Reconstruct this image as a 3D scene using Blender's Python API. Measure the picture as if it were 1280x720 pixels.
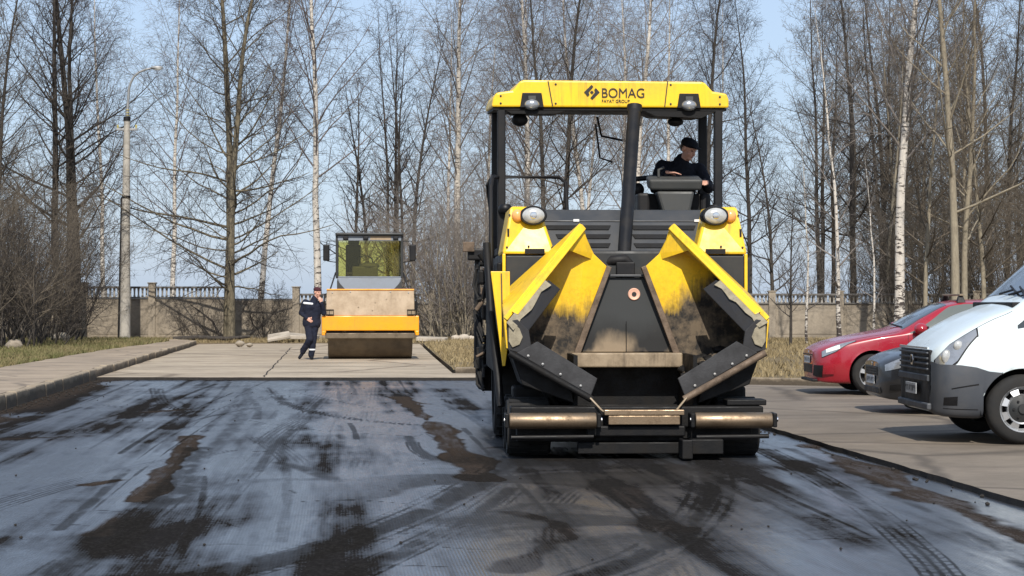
import bpy, bmesh, math, random
import numpy as np
from mathutils import Vector, Matrix

for o in list(bpy.data.objects):
    bpy.data.objects.remove(o)
S = bpy.context.scene
COL = S.collection
R = math.radians

# ------------------------------------------------------------------ camera, sky, sun, exposure
FPX, HOR, CAMH = 2600.0, 377.0, 1.5            # focal length and horizon of the 1280 px photograph, eye height
cam = bpy.data.cameras.new('camera')
cam.sensor_width = 36.0
cam.lens = FPX / 1280.0 * 36.0
cam.clip_start, cam.clip_end = 0.1, 6000.0
camera = bpy.data.objects.new('camera', cam)
COL.objects.link(camera)
camera.location = (0, 0, CAMH)
camera.rotation_euler = (R(90) + math.atan((HOR - 360.0) / FPX), 0, 0)
S.camera = camera

SUN_EL, SUN_AZ = R(42), R(177)                  # behind the camera, a little to the left
world = bpy.data.worlds.new('World')
S.world = world
world.use_nodes = True
wn = world.node_tree
wn.nodes.clear()
sky = wn.nodes.new('ShaderNodeTexSky')
sky.sky_type = 'NISHITA'
sky.sun_disc = False
sky.sun_elevation = SUN_EL
sky.sun_rotation = SUN_AZ
sky.air_density = 1.0
sky.dust_density = 1.2
sky.ozone_density = 1.6
bg = wn.nodes.new('ShaderNodeBackground')
bg.inputs['Strength'].default_value = 0.122
wo = wn.nodes.new('ShaderNodeOutputWorld')
# thin spring haze: the clear-sky colours are paled towards an even blue-white
pale = wn.nodes.new('ShaderNodeMix')
pale.data_type = 'RGBA'
pale.inputs[0].default_value = 0.62
pale.inputs[7].default_value = (4.0, 5.05, 6.9, 1.0)
wn.links.new(sky.outputs[0], pale.inputs[6])
wn.links.new(pale.outputs[2], bg.inputs[0])
wn.links.new(bg.outputs[0], wo.inputs[0])

sl = bpy.data.lights.new('sun', 'SUN')
sl.energy = 4.6
sl.angle = R(0.55)
sl.color = (1.0, 0.94, 0.85)
sun = bpy.data.objects.new('sun', sl)
COL.objects.link(sun)
sdir = Vector((math.sin(SUN_AZ) * math.cos(SUN_EL), math.cos(SUN_AZ) * math.cos(SUN_EL), math.sin(SUN_EL)))
sun.rotation_euler = sdir.to_track_quat('Z', 'Y').to_euler()
sun.location = (-10, -20, 40)

S.view_settings.view_transform = 'Standard'
S.view_settings.look = 'None'
S.view_settings.exposure = 0.2
S.view_settings.gamma = 1.0
S.view_settings.use_curve_mapping = False
S.render.engine = 'CYCLES'

# ------------------------------------------------------------------ helpers
def ground_at(px, py, z=0.0):
    Y = FPX * (CAMH - z) / (py - HOR)
    return ((px - 640.0) / FPX * Y, Y)


def X_at(px, Y):
    return (px - 640.0) / FPX * Y


class MB:
    """collects shapes that become one mesh object"""
    def __init__(self):
        self.v, self.f = [], []

    def add(self, verts, faces):
        b = len(self.v)
        self.v += [tuple(p) for p in verts]
        self.f += [tuple(i + b for i in q) for q in faces]
        return self

    def hexa(self, p):
        return self.add(p, [(0, 3, 2, 1), (4, 5, 6, 7), (0, 1, 5, 4), (1, 2, 6, 5), (2, 3, 7, 6), (3, 0, 4, 7)])

    def box(self, x0, x1, y0, y1, z0, z1):
        return self.hexa([(x0, y0, z0), (x1, y0, z0), (x1, y1, z0), (x0, y1, z0),
                          (x0, y0, z1), (x1, y0, z1), (x1, y1, z1), (x0, y1, z1)])

    def plate(self, pts, off):
        """polygon in space given a thickness vector"""
        n = len(pts)
        off = Vector(off)
        a = [Vector(p) for p in pts]
        b = [p + off for p in a]
        f = [tuple(range(n))[::-1], tuple(range(n, 2 * n))]
        for i in range(n):
            j = (i + 1) % n
            f.append((i, j, n + j, n + i))
        return self.add(a + b, f)

    def tube(self, path, r, n=10, cap=True):
        path = [Vector(p) for p in path]
        m = len(path)
        rr = r if isinstance(r, (list, tuple)) else [r] * m
        vs, fs = [], []
        up = None
        for i, p in enumerate(path):
            t = (path[min(i + 1, m - 1)] - path[max(i - 1, 0)])
            if t.length < 1e-9:
                t = Vector((0, 0, 1))
            t.normalize()
            if up is None:
                up = Vector((0, 0, 1)) if abs(t.z) < 0.9 else Vector((1, 0, 0))
            a = t.cross(up)
            if a.length < 1e-6:
                a = t.cross(Vector((0, 1, 0)))
            a.normalize()
            b = t.cross(a).normalized()
            up = -b if False else up
            for k in range(n):
                w = 2 * math.pi * k / n
                vs.append(p + a * (math.cos(w) * rr[i]) + b * (math.sin(w) * rr[i]))
        for i in range(m - 1):
            for k in range(n):
                k2 = (k + 1) % n
                fs.append((i * n + k, i * n + k2, (i + 1) * n + k2, (i + 1) * n + k))
        if cap:
            fs.append(tuple(range(n))[::-1])
            fs.append(tuple(range((m - 1) * n, m * n)))
        return self.add(vs, fs)

    def lathe(self, prof, c, axis='y', n=28, closed=True):
        """prof: list of (radius, along) about an axis through c"""
        vs, fs = [], []
        m = len(prof)
        for (r, a) in prof:
            for k in range(n):
                w = 2 * math.pi * k / n
                s, q = r * math.sin(w), r * math.cos(w)
                if axis == 'y':
                    vs.append((c[0] + q, c[1] + a, c[2] + s))
                elif axis == 'x':
                    vs.append((c[0] + a, c[1] + q, c[2] + s))
                else:
                    vs.append((c[0] + q, c[1] + s, c[2] + a))
        for i in range(m - 1):
            for k in range(n):
                k2 = (k + 1) % n
                fs.append((i * n + k, i * n + k2, (i + 1) * n + k2, (i + 1) * n + k))
        if closed:
            fs.append(tuple(range(n)))
            fs.append(tuple(range((m - 1) * n, m * n)))
        return self.add(vs, fs)

    def grid(self, P):
        """P[i][j] points"""
        ni, nj = len(P), len(P[0])
        vs = [p for row in P for p in row]
        fs = [(i * nj + j, i * nj + j + 1, (i + 1) * nj + j + 1, (i + 1) * nj + j) for i in range(ni - 1) for j in range(nj - 1)]
        return self.add(vs, fs)

    def ellipsoid(self, c, r, nu=16, nv=10):
        vs, fs = [], []
        for i in range(nv + 1):
            th = math.pi * i / nv
            for k in range(nu):
                ph = 2 * math.pi * k / nu
                vs.append((c[0] + r[0] * math.sin(th) * math.cos(ph), c[1] + r[1] * math.sin(th) * math.sin(ph), c[2] + r[2] * math.cos(th)))
        for i in range(nv):
            for k in range(nu):
                k2 = (k + 1) % nu
                fs.append((i * nu + k, (i + 1) * nu + k, (i + 1) * nu + k2, i * nu + k2))
        return self.add(vs, fs)

    def rock(self, c, r, seed):
        rn = random.Random(seed)
        b = len(self.v)
        self.ellipsoid(c, r, 10, 6)
        for i in range(b, len(self.v)):
            p = self.v[i]
            k = 1 + rn.uniform(-.16, .16)
            q = [c[j] + (p[j] - c[j]) * k for j in range(3)]
            self.v[i] = tuple(q)
        return self

    def build(self, name, m, parent=None, smooth=None, bevel=0.0, seg=2):
        me = bpy.data.meshes.new(name)
        me.from_pydata(self.v, [], self.f)
        bm = bmesh.new()
        bm.from_mesh(me)
        bmesh.ops.remove_doubles(bm, verts=bm.verts, dist=1e-5)
        bmesh.ops.recalc_face_normals(bm, faces=bm.faces)
        bm.to_mesh(me)
        bm.free()
        return link(name, me, m, parent, smooth, bevel, seg)


def link(name, me, m, parent=None, smooth=None, bevel=0.0, seg=2):
    ms = m if isinstance(m, (list, tuple)) else [m]
    for q in ms:
        me.materials.append(q)
    if smooth:
        me.polygons.foreach_set('use_smooth', [True] * len(me.polygons))
        if smooth < 170:
            me.set_sharp_from_angle(angle=R(smooth))
    o = bpy.data.objects.new(name, me)
    COL.objects.link(o)
    if parent is not None:
        o.parent = parent
    if bevel:
        b = o.modifiers.new('bevel', 'BEVEL')
        b.width = bevel
        b.segments = seg
        b.limit_method = 'ANGLE'
        b.angle_limit = R(40)
        b.harden_normals = False
    return o


def fast_mesh(name, V, F):
    """numpy verts (n,3), quads (m,4)"""
    me = bpy.data.meshes.new(name)
    n, m = len(V), len(F)
    k = F.shape[1]
    me.vertices.add(n)
    me.vertices.foreach_set('co', np.ascontiguousarray(V, dtype=np.float32).ravel())
    me.loops.add(m * k)
    me.loops.foreach_set('vertex_index', np.ascontiguousarray(F, dtype=np.int32).ravel())
    me.polygons.add(m)
    me.polygons.foreach_set('loop_start', np.arange(0, m * k, k, dtype=np.int32))
    me.update(calc_edges=True)
    me.validate()
    return me


def thing(name, label, cat, loc=(0, 0, 0), rz=0.0, group=None):
    o = bpy.data.objects.new(name, None)
    o.empty_display_size = 0.3
    COL.objects.link(o)
    o.location = loc
    o.rotation_euler = (0, 0, rz)
    return tag(o, label, cat, group)


def tag(o, label, cat, group=None):
    o['label'] = label
    o['category'] = cat
    if group:
        o['group'] = group
    return o


def struct(o, kind='structure'):
    o['kind'] = kind
    return o


def dup(root, loc, rz, label, group=None, scale=None):
    r = root.copy()
    COL.objects.link(r)
    r.location = loc
    r.rotation_euler = (0, 0, rz)
    if scale:
        r.scale = scale if isinstance(scale, tuple) else (scale,) * 3
    r['label'] = label
    if group:
        r['group'] = group
    elif 'group' in r:
        del r['group']
    for ch in list(root.children):
        c = ch.copy()
        COL.objects.link(c)
        c.parent = r
        for g in ch.children:
            d = g.copy()
            COL.objects.link(d)
            d.parent = c
    return r


def bake(o):
    """mesh of an object with its modifiers applied; the object is removed"""
    dg = bpy.context.evaluated_depsgraph_get()
    dg.update()
    me = bpy.data.meshes.new_from_object(o.evaluated_get(dg))
    bpy.data.objects.remove(o)
    return me

# ------------------------------------------------------------------ materials
class NT:
    def __init__(self, name):
        self.m = bpy.data.materials.new(name)
        self.m.use_nodes = True
        self.t = self.m.node_tree
        self.t.nodes.clear()
        self.out = self.n('ShaderNodeOutputMaterial')

    def n(self, typ, ins=None, **kw):
        nd = self.t.nodes.new(typ)
        for k, v in kw.items():
            setattr(nd, k, v)
        for k, v in (ins or {}).items():
            self.put(nd.inputs[k], v)
        return nd

    def put(self, sock, v):
        if hasattr(v, 'is_output') or isinstance(v, bpy.types.NodeSocket):
            self.t.links.new(v, sock)
        else:
            if isinstance(v, (tuple, list)) and len(v) == 3 and sock.type == 'RGBA':
                v = (*v, 1.0)
            sock.default_value = v

    def coord(self, which='Object'):
        return self.n('ShaderNodeTexCoord').outputs[which]

    def mapped(self, src, scale=(1, 1, 1), rot=(0, 0, 0), loc=(0, 0, 0)):
        return self.n('ShaderNodeMapping', {'Vector': src, 'Scale': scale, 'Rotation': rot, 'Location': loc}).outputs[0]

    def noise(self, vec, scale, detail=4, rough=0.55, dist=0.0):
        return self.n('ShaderNodeTexNoise', {'Vector': vec, 'Scale': scale, 'Detail': detail, 'Roughness': rough, 'Distortion': dist}).outputs[0]

    def ramp(self, fac, lo, hi, a=0.0, b=1.0):
        return self.n('ShaderNodeMapRange', {'Value': fac, 'From Min': lo, 'From Max': hi, 'To Min': a, 'To Max': b}, clamp=True).outputs[0]

    def math(self, op, a, b=0.0, c=0.0):
        return self.n('ShaderNodeMath', {0: a, 1: b, 2: c}, operation=op).outputs[0]

    def mix(self, fac, a, b):
        nd = self.n('ShaderNodeMix', data_type='RGBA')
        self.put(nd.inputs[0], fac)
        self.put(nd.inputs[6], a)
        self.put(nd.inputs[7], b)
        return nd.outputs[2]

    def bump(self, h, strength=0.3, dist=0.02, normal=None):
        ins = {'Height': h, 'Strength': strength, 'Distance': dist}
        if normal is not None:
            ins['Normal'] = normal
        return self.n('ShaderNodeBump', ins).outputs[0]

    def bsdf(self, **ins):
        d = {k.replace('_', ' '): v for k, v in ins.items()}
        nd = self.n('ShaderNodeBsdfPrincipled')
        for k, v in d.items():
            self.put(nd.inputs[k], v)
        self.t.links.new(nd.outputs[0], self.out.inputs[0])
        return nd

    def attr(self, name):
        return self.n('ShaderNodeAttribute', attribute_name=name).outputs['Fac']


def painted(name, col, rough=0.4, metal=0.0, dirt=(0.10, 0.085, 0.065), amt=0.35, scale=3.0, bump=0.04, coat=0.0, spec=0.5, streak=0.0):
    """paint, plastic or steel with grime that follows noise"""
    t = NT(name)
    c = t.coord()
    n1 = t.noise(c, scale, 6, 0.65)
    n2 = t.noise(c, scale * 9, 4, 0.6)
    g = t.math('MULTIPLY', t.ramp(n1, 0.42, 0.78), t.ramp(n2, 0.3, 0.7, 0.5, 1.0))
    g = t.math('MULTIPLY', g, amt)
    base = t.mix(g, col, dirt)
    if streak:
        n5 = t.noise(t.mapped(c, (1, 1, 0.07)), 16.0, 5, 0.7)
        n6 = t.noise(c, 1.7, 3, 0.6)
        base = t.mix(t.math('MULTIPLY', t.math('MULTIPLY', t.ramp(n5, 0.50, 0.70), t.ramp(n6, 0.42, 0.62)), streak), base, dirt)
    base = t.mix(t.ramp(n2, 0.3, 0.75, 0.0, 0.12), base, tuple(0.7 * q for q in col))
    rg = t.math('ADD', t.ramp(n1, 0.3, 0.75, rough * 0.85, min(1.0, rough * 1.35)), t.math('MULTIPLY', g, 0.35))
    t.bsdf(Base_Color=base, Roughness=rg, Metallic=metal, Coat_Weight=coat, Coat_Roughness=0.08, Specular_IOR_Level=spec,
           Normal=t.bump(n2, bump, 0.01))
    return t.m


def flat(name, col, rough=0.5, metal=0.0, spec=0.5):
    return painted(name, col, rough, metal, amt=0.12, bump=0.02, spec=spec)


M = {}
M['yellow'] = painted('yellow_paint', (0.87, 0.54, 0.014), 0.36, dirt=(0.16, 0.11, 0.04), amt=0.55, scale=2.6, coat=0.1, streak=0.55)
M['orange'] = painted('orange_paint', (0.90, 0.33, 0.004), 0.38, dirt=(0.25, 0.12, 0.03), amt=0.4, scale=2.0, streak=0.4)
M['anth'] = painted('anthracite_paint', (0.019, 0.021, 0.022), 0.48, dirt=(0.085, 0.076, 0.066), amt=0.45, scale=2.5, spec=0.35)
M['anth2'] = painted('slate_paint', (0.034, 0.037, 0.041), 0.44, dirt=(0.11, 0.10, 0.09), amt=0.4, scale=2.5, spec=0.4)
M['black'] = painted('black_steel', (0.007, 0.007, 0.008), 0.5, dirt=(0.04, 0.034, 0.028), amt=0.45, scale=4, spec=0.28)
M['tar'] = painted('tarred_steel', (0.006, 0.006, 0.0065), 0.55, dirt=(0.026, 0.021, 0.015), amt=0.5, scale=6, bump=0.25, spec=0.22)
M['rubber'] = painted('rubber', (0.018, 0.018, 0.018), 0.75, dirt=(0.08, 0.07, 0.06), amt=0.5, scale=5, bump=0.1, spec=0.25)
M['flap'] = painted('worn_rubber', (0.026, 0.026, 0.028), 0.6, dirt=(0.03, 0.028, 0.026), amt=0.7, scale=6, bump=0.2, spec=0.3)
M['brass'] = painted('worn_steel', (0.30, 0.22, 0.145), 0.40, metal=0.9, dirt=(0.04, 0.028, 0.02), amt=0.95, scale=7, bump=0.1)
M['steel'] = painted('bare_steel', (0.42, 0.41, 0.39), 0.35, metal=0.9, amt=0.5, scale=6)
M['rust'] = painted('rusted_edge', (0.15, 0.105, 0.070), 0.65, metal=0.2, dirt=(0.03, 0.025, 0.022), amt=1.0, scale=9, bump=0.3)
M['tan'] = painted('dusty_tan_steel', (0.30, 0.23, 0.15), 0.6, dirt=(0.07, 0.052, 0.035), amt=0.9, scale=5, bump=0.1, streak=0.9)
M['crust'] = painted('dried_asphalt_crust', (0.30, 0.26, 0.18), 0.8, dirt=(0.06, 0.05, 0.04), amt=0.8, scale=14, bump=0.5)
M['shield'] = painted('dusty_beige_paint', (0.38, 0.285, 0.185), 0.55, dirt=(0.18, 0.13, 0.085), amt=0.85, scale=2.2, bump=0.08, streak=0.5)
M['drum'] = painted('drum_steel', (0.16, 0.125, 0.085), 0.55, metal=0.45, dirt=(0.05, 0.04, 0.03), amt=0.8, scale=3)
M['grey'] = painted('grey_plastic', (0.050, 0.052, 0.051), 0.55, amt=0.25, scale=4)
M['cabgrey'] = painted('cab_grey', (0.20, 0.225, 0.26), 0.4, amt=0.3)
M['headlens'] = painted('headlight_lens', (0.50, 0.50, 0.48), 0.12, metal=0.2, dirt=(0.16, 0.16, 0.15), amt=0.9, scale=14, coat=0.8)
M['headlamp'] = painted('headlamp_glass', (0.36, 0.37, 0.38), 0.14, metal=0.55, dirt=(0.05, 0.05, 0.055), amt=0.9, scale=9, coat=0.9)
M['lampglass'] = painted('lamp_glass', (0.75, 0.75, 0.72), 0.12, amt=0.25, scale=20, coat=0.6)
M['amber'] = painted('amber_lens', (0.85, 0.38, 0.12), 0.2, amt=0.15, coat=0.5)
M['chrome'] = painted('chrome', (0.75, 0.75, 0.76), 0.12, metal=1.0, amt=0.15, scale=8)
M['white'] = painted('white_marking', (0.75, 0.75, 0.73), 0.5, amt=0.2)
M['copper'] = painted('copper_badge', (0.80, 0.45, 0.32), 0.4, metal=0.2, amt=0.3, scale=12)
M['letter'] = flat('lettering', (0.012, 0.010, 0.010), 0.5)
M['redpaint'] = painted('red_car_paint', (0.30, 0.008, 0.020), 0.24, dirt=(0.16, 0.07, 0.05), amt=0.22, scale=2.2, bump=0.0, coat=0.7)
M['darkpaint'] = painted('charcoal_car_paint', (0.012, 0.013, 0.015), 0.3, dirt=(0.07, 0.06, 0.055), amt=0.25, scale=2.2, bump=0.0, coat=0.6)
M['vanwhite'] = painted('white_van_paint', (0.62, 0.70, 0.72), 0.3, dirt=(0.45, 0.42, 0.36), amt=0.35, scale=1.4, bump=0.0, coat=0.5)
M['vangrey'] = painted('grey_bumper_plastic', (0.050, 0.056, 0.066), 0.5, dirt=(0.16, 0.14, 0.12), amt=0.35, scale=3)
M['glass'] = painted('tinted_glass', (0.035, 0.045, 0.050), 0.05, dirt=(0.10, 0.10, 0.09), amt=0.08, scale=2, bump=0.0, coat=0.25, spec=0.5)
M['glass2'] = painted('side_glass', (0.11, 0.12, 0.105), 0.08, dirt=(0.2, 0.2, 0.18), amt=0.3, scale=2, bump=0.0, coat=1.0)
M['plate'] = painted('number_plate', (0.55, 0.56, 0.56), 0.4, dirt=(0.16, 0.15, 0.14), amt=0.6, scale=16)
M['alloy'] = painted('alloy_rim', (0.55, 0.56, 0.57), 0.3, metal=0.7, amt=0.35, scale=8)
M['skin'] = painted('skin', (0.52, 0.28, 0.20), 0.5, dirt=(0.45, 0.18, 0.13), amt=0.3, scale=12)
M['navy'] = painted('navy_workwear', (0.010, 0.013, 0.026), 0.85, dirt=(0.05, 0.045, 0.045), amt=0.4, scale=6, bump=0.15, spec=0.2)
M['blackcloth'] = painted('black_cloth', (0.010, 0.011, 0.016), 0.9, dirt=(0.03, 0.03, 0.03), amt=0.35, scale=6, bump=0.15, spec=0.15)
M['cap'] = painted('wool_cap', (0.055, 0.018, 0.024), 0.9, amt=0.2, spec=0.15)
M['hair'] = flat('hair', (0.05, 0.04, 0.035), 0.8)
M['eye'] = flat('eye', (0.02, 0.016, 0.014), 0.2)
M['lips'] = flat('lips', (0.30, 0.10, 0.085), 0.5)
M['reflective'] = painted('reflective_band', (0.72, 0.74, 0.76), 0.45, amt=0.2)
M['lampmetal'] = painted('galvanised_steel', (0.34, 0.34, 0.33), 0.45, metal=0.5, amt=0.5, scale=4)
M['yellowish'] = painted('insulator', (0.42, 0.36, 0.12), 0.4, amt=0.3)

def tinted_pane(name, tint):
    t = NT(name)
    tr = t.n('ShaderNodeBsdfTransparent', {'Color': tint})
    gl = t.n('ShaderNodeBsdfGlossy', {'Color': (0.9, 0.95, 0.95), 'Roughness': 0.05})
    fr = t.n('ShaderNodeFresnel', {'IOR': 1.45}).outputs[0]
    mx = t.n('ShaderNodeMixShader')
    t.put(mx.inputs[0], fr)
    t.put(mx.inputs[1], tr.outputs[0])
    t.put(mx.inputs[2], gl.outputs[0])
    t.t.links.new(mx.outputs[0], t.out.inputs[0])
    return t.m
M['pane'] = tinted_pane('cab_glass', (0.90, 0.88, 0.62))


def concrete(name, col, dark, scale=0.8, cracks=0.0, joints=None, rough=0.85):
    t = NT(name)
    c = t.coord()
    n1 = t.noise(c, scale, 8, 0.65)
    n2 = t.noise(c, scale * 14, 6, 0.7)
    n3 = t.noise(t.mapped(c, (0.3, 0.8, 1)), scale * 2.2, 6, 0.65, 0.5)
    base = t.mix(t.ramp(n1, 0.36, 0.68), col, tuple(0.68 * q for q in col))
    base = t.mix(t.ramp(n3, 0.50, 0.70, 0.0, 0.75), base, dark)
    base = t.mix(t.ramp(n2, 0.4, 0.8, 0.0, 0.35), base, dark)
    if cracks:
        vn = t.n('ShaderNodeTexVoronoi', {'Vector': t.n('ShaderNodeMix', {0: 0.25, 4: c, 5: t.n('ShaderNodeTexNoise', {'Vector': c, 'Scale': 1.2, 'Detail': 5}).outputs[1]}, data_type='VECTOR').outputs[1], 'Scale': cracks},
                 feature='DISTANCE_TO_EDGE').outputs[0]
        base = t.mix(t.ramp(vn, 0.004, 0.024, 0.85, 0.0), base, dark)
    t.bsdf(Base_Color=base, Roughness=rough, Specular_IOR_Level=0.25, Normal=t.bump(n2, 0.35, 0.015))
    return t.m

M['pad'] = concrete('old_concrete_pavement', (0.43, 0.355, 0.26), (0.16, 0.125, 0.09), 0.5, cracks=0.22)
M['lot'] = concrete('worn_parking_asphalt', (0.215, 0.178, 0.138), (0.085, 0.070, 0.056), 0.6, cracks=0.3)
M['walk'] = concrete('pavement_slabs', (0.36, 0.285, 0.205), (0.15, 0.12, 0.09), 0.7, cracks=0.5)
M['kerb'] = concrete('kerb_concrete', (0.34, 0.29, 0.22), (0.10, 0.085, 0.065), 1.5)
def kerb_mat():
    t = NT('dirty_kerb_concrete')
    c = t.coord()
    z = t.n('ShaderNodeSeparateXYZ', {0: c}).outputs[2]
    n1 = t.noise(c, 2.5, 8, 0.7)
    n2 = t.noise(c, 26.0, 5, 0.7)
    base = t.mix(t.ramp(n1, 0.36, 0.66), (0.38, 0.31, 0.22), (0.22, 0.175, 0.125))
    e = t.math('ADD', z, t.math('MULTIPLY', t.math('SUBTRACT', n1, 0.5), 0.30))
    base = t.mix(t.ramp(e, 0.10, 0.19, 0.9, 0.0), base, (0.060, 0.048, 0.036))
    base = t.mix(t.ramp(n2, 0.45, 0.75, 0, 0.5), base, (0.10, 0.08, 0.06))
    t.bsdf(Base_Color=base, Roughness=0.9, Specular_IOR_Level=0.2, Normal=t.bump(n2, 0.6, 0.02))
    return t.m
M['kerb'] = kerb_mat()
M['wall'] = concrete('weathered_wall_concrete', (0.33, 0.28, 0.215), (0.08, 0.068, 0.055), 0.8)
M['walldark'] = concrete('mossy_coping_concrete', (0.17, 0.16, 0.148), (0.05, 0.048, 0.045), 1.2)
M['post'] = concrete('lamp_post_concrete', (0.42, 0.39, 0.34), (0.2, 0.18, 0.15), 1.0)
M['slab'] = concrete('broken_concrete', (0.48, 0.42, 0.34), (0.2, 0.17, 0.13), 2.0)
M['brokenedge'] = concrete('broken_asphalt_edge', (0.035, 0.031, 0.028), (0.012, 0.012, 0.012), 6.0)


def soil_mat(name, a, b, c3, sc=0.7):
    t = NT(name)
    c = t.coord()
    n1 = t.noise(c, sc, 8, 0.7)
    n2 = t.noise(c, sc * 22, 6, 0.75)
    n3 = t.noise(c, sc * 5, 5, 0.65, 0.6)
    base = t.mix(t.ramp(n1, 0.38, 0.66), a, b)
    base = t.mix(t.ramp(n3, 0.48, 0.7, 0, 0.8), base, c3)
    base = t.mix(t.ramp(n2, 0.4, 0.75, 0, 0.6), base, tuple(0.45 * q for q in b))
    t.bsdf(Base_Color=base, Roughness=0.95, Specular_IOR_Level=0.1, Normal=t.bump(n2, 0.8, 0.05))
    return t.m

M['soil'] = soil_mat('bare_soil', (0.17, 0.13, 0.085), (0.11, 0.085, 0.06), (0.22, 0.175, 0.10))
M['drygrass'] = soil_mat('dry_grass_soil', (0.24, 0.185, 0.105), (0.15, 0.115, 0.07), (0.29, 0.225, 0.125))
M['greengrass'] = soil_mat('patchy_green_soil', (0.15, 0.14, 0.06), (0.16, 0.12, 0.075), (0.09, 0.085, 0.05))


def blade_mat(name, a, b):
    t = NT(name)
    n1 = t.noise(t.coord(), 0.9, 4, 0.6)
    n2 = t.noise(t.coord(), 30.0, 2, 0.6)
    base = t.mix(t.ramp(n1, 0.35, 0.65), a, b)
    base = t.mix(t.ramp(n2, 0.3, 0.7, 0, 0.5), base, tuple(0.5 * q for q in a))
    t.bsdf(Base_Color=base, Roughness=0.9, Specular_IOR_Level=0.15)
    return t.m
M['straw'] = blade_mat('straw_blades', (0.34, 0.265, 0.145), (0.20, 0.155, 0.085))
M['green'] = blade_mat('green_blades', (0.125, 0.13, 0.05), (0.26, 0.20, 0.11))


def bark(name, col, dark, birch=False):
    t = NT(name)
    c = t.coord()
    n2 = t.noise(t.mapped(c, (6, 6, 1.2)), 3.0, 6, 0.7)
    if birch:
        marks = t.noise(t.mapped(c, (2.2, 2.2, 7.0)), 1.6, 5, 0.7)
        sep = t.n('ShaderNodeSeparateXYZ', {0: c}).outputs[2]
        low = t.ramp(sep, 0.2, 3.2, 0.13, 0.0)
        f = t.ramp(t.math('ADD', marks, low), 0.55, 0.60)
        base = t.mix(t.ramp(n2, 0.3, 0.75), col, tuple(0.7 * q for q in col))
        base = t.mix(f, base, dark)
    else:
        base = t.mix(t.ramp(n2, 0.35, 0.65), col, dark)
    t.bsdf(Base_Color=base, Roughness=0.9, Specular_IOR_Level=0.15, Normal=t.bump(n2, 0.6, 0.03))
    return t.m
M['bark'] = bark('dark_bark', (0.072, 0.063, 0.054), (0.030, 0.026, 0.023))
M['barkbig'] = bark('brown_bark', (0.20, 0.17, 0.115), (0.070, 0.060, 0.045))
M['barkgrey'] = bark('smooth_grey_bark', (0.30, 0.26, 0.19), (0.20, 0.17, 0.125))
M['birch'] = bark('birch_bark', (0.62, 0.57, 0.50), (0.06, 0.05, 0.045), True)
M['twig'] = blade_mat('dark_twigs', (0.066, 0.057, 0.052), (0.046, 0.040, 0.038))
M['twigbirch'] = blade_mat('birch_twigs', (0.175, 0.145, 0.134), (0.120, 0.102, 0.097))
M['twigpale'] = blade_mat('pale_twigs', (0.24, 0.21, 0.185), (0.17, 0.15, 0.135))
M['twigbrown'] = blade_mat('brown_twigs', (0.165, 0.137, 0.104), (0.105, 0.088, 0.070))

# ------------------------------------------------------------------ ground
def fbm(x, y, seed, octaves=5, gain=0.55):
    out = np.zeros_like(x)
    amp, tot = 1.0, 0.0
    rs = np.random.RandomState(seed)
    for k in range(octaves):
        T = rs.rand(64, 64)
        f = 2.0 ** k
        X, Y = x * f + 17.3 * k, y * f + 9.1 * k
        xi, yi = np.floor(X).astype(int), np.floor(Y).astype(int)
        fx, fy = X - xi, Y - yi
        fx, fy = fx * fx * (3 - 2 * fx), fy * fy * (3 - 2 * fy)
        a, b = T[xi % 64, yi % 64], T[(xi + 1) % 64, yi % 64]
        c, d = T[xi % 64, (yi + 1) % 64], T[(xi + 1) % 64, (yi + 1) % 64]
        out += amp * ((a * (1 - fx) + b * fx) * (1 - fy) + (c * (1 - fx) + d * fx) * fy)
        tot += amp
        amp *= gain
    return out / tot


def sstep(a, b, x):
    t = np.clip((x - a) / (b - a), 0, 1)
    return t * t * (3 - 2 * t)


def left_edge(Y):
    return -7.0 - 0.085 * (Y - 28.5)


def right_edge(Y):
    return 2.99 - 0.083 * (Y - 23.9)

EDGE_Y = 39.8
rows = [-25, -15, -8, -3, 0, 2, 4, 6, 7.5, 8.5]
rows += [3900.0 / (p - HOR) for p in np.arange(790, 475.3, -1.0)]
rows = np.array(sorted(set(rows + [EDGE_Y])))
rows = rows[rows <= EDGE_Y]
NC = 860
tt = np.linspace(0, 1, NC)
YY, TT = np.meshgrid(rows, tt, indexing='ij')
rj = 0.02 * (fbm(YY[:, :1] * 1.7, YY[:, :1] * 0 + 3.3, 5) - 0.5) * 2
XX = left_edge(YY) - 0.1 + TT * (right_edge(YY) + rj + 0.22 - left_edge(YY) + 0.1)
# along / across the road
A = XX + 0.084 * YY


def seg_dist(pts, reach=1.6, full=False):
    """distance to a polyline, worked out only near it; with full also arc length and signed offset"""
    pts = np.asarray(pts, float)
    d = np.full(XX.shape, 1e9)
    arc = np.zeros(XX.shape)
    lat = np.zeros(XX.shape)
    box = (XX > pts[:, 0].min() - reach) & (XX < pts[:, 0].max() + reach) & (YY > pts[:, 1].min() - reach) & (YY < pts[:, 1].max() + reach)
    x, y = XX[box], YY[box]
    dd = np.full(x.shape, 1e9)
    aa, ll = np.zeros(x.shape), np.zeros(x.shape)
    s0 = 0.0
    for (x0, y0), (x1, y1) in zip(pts[:-1], pts[1:]):
        dx, dy = x1 - x0, y1 - y0
        L = math.hypot(dx, dy) + 1e-9
        t = np.clip(((x - x0) * dx + (y - y0) * dy) / (L * L), 0, 1)
        q = np.hypot(x - x0 - t * dx, y - y0 - t * dy)
        if full:
            m = q < dd
            aa = np.where(m, s0 + t * L, aa)
            ll = np.where(m, ((x - x0) * dy - (y - y0) * dx) / L, ll)
        dd = np.minimum(dd, q)
        s0 += L
    d[box] = dd
    if full:
        arc[box], lat[box] = aa, ll
        return d, arc, lat
    return d


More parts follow.
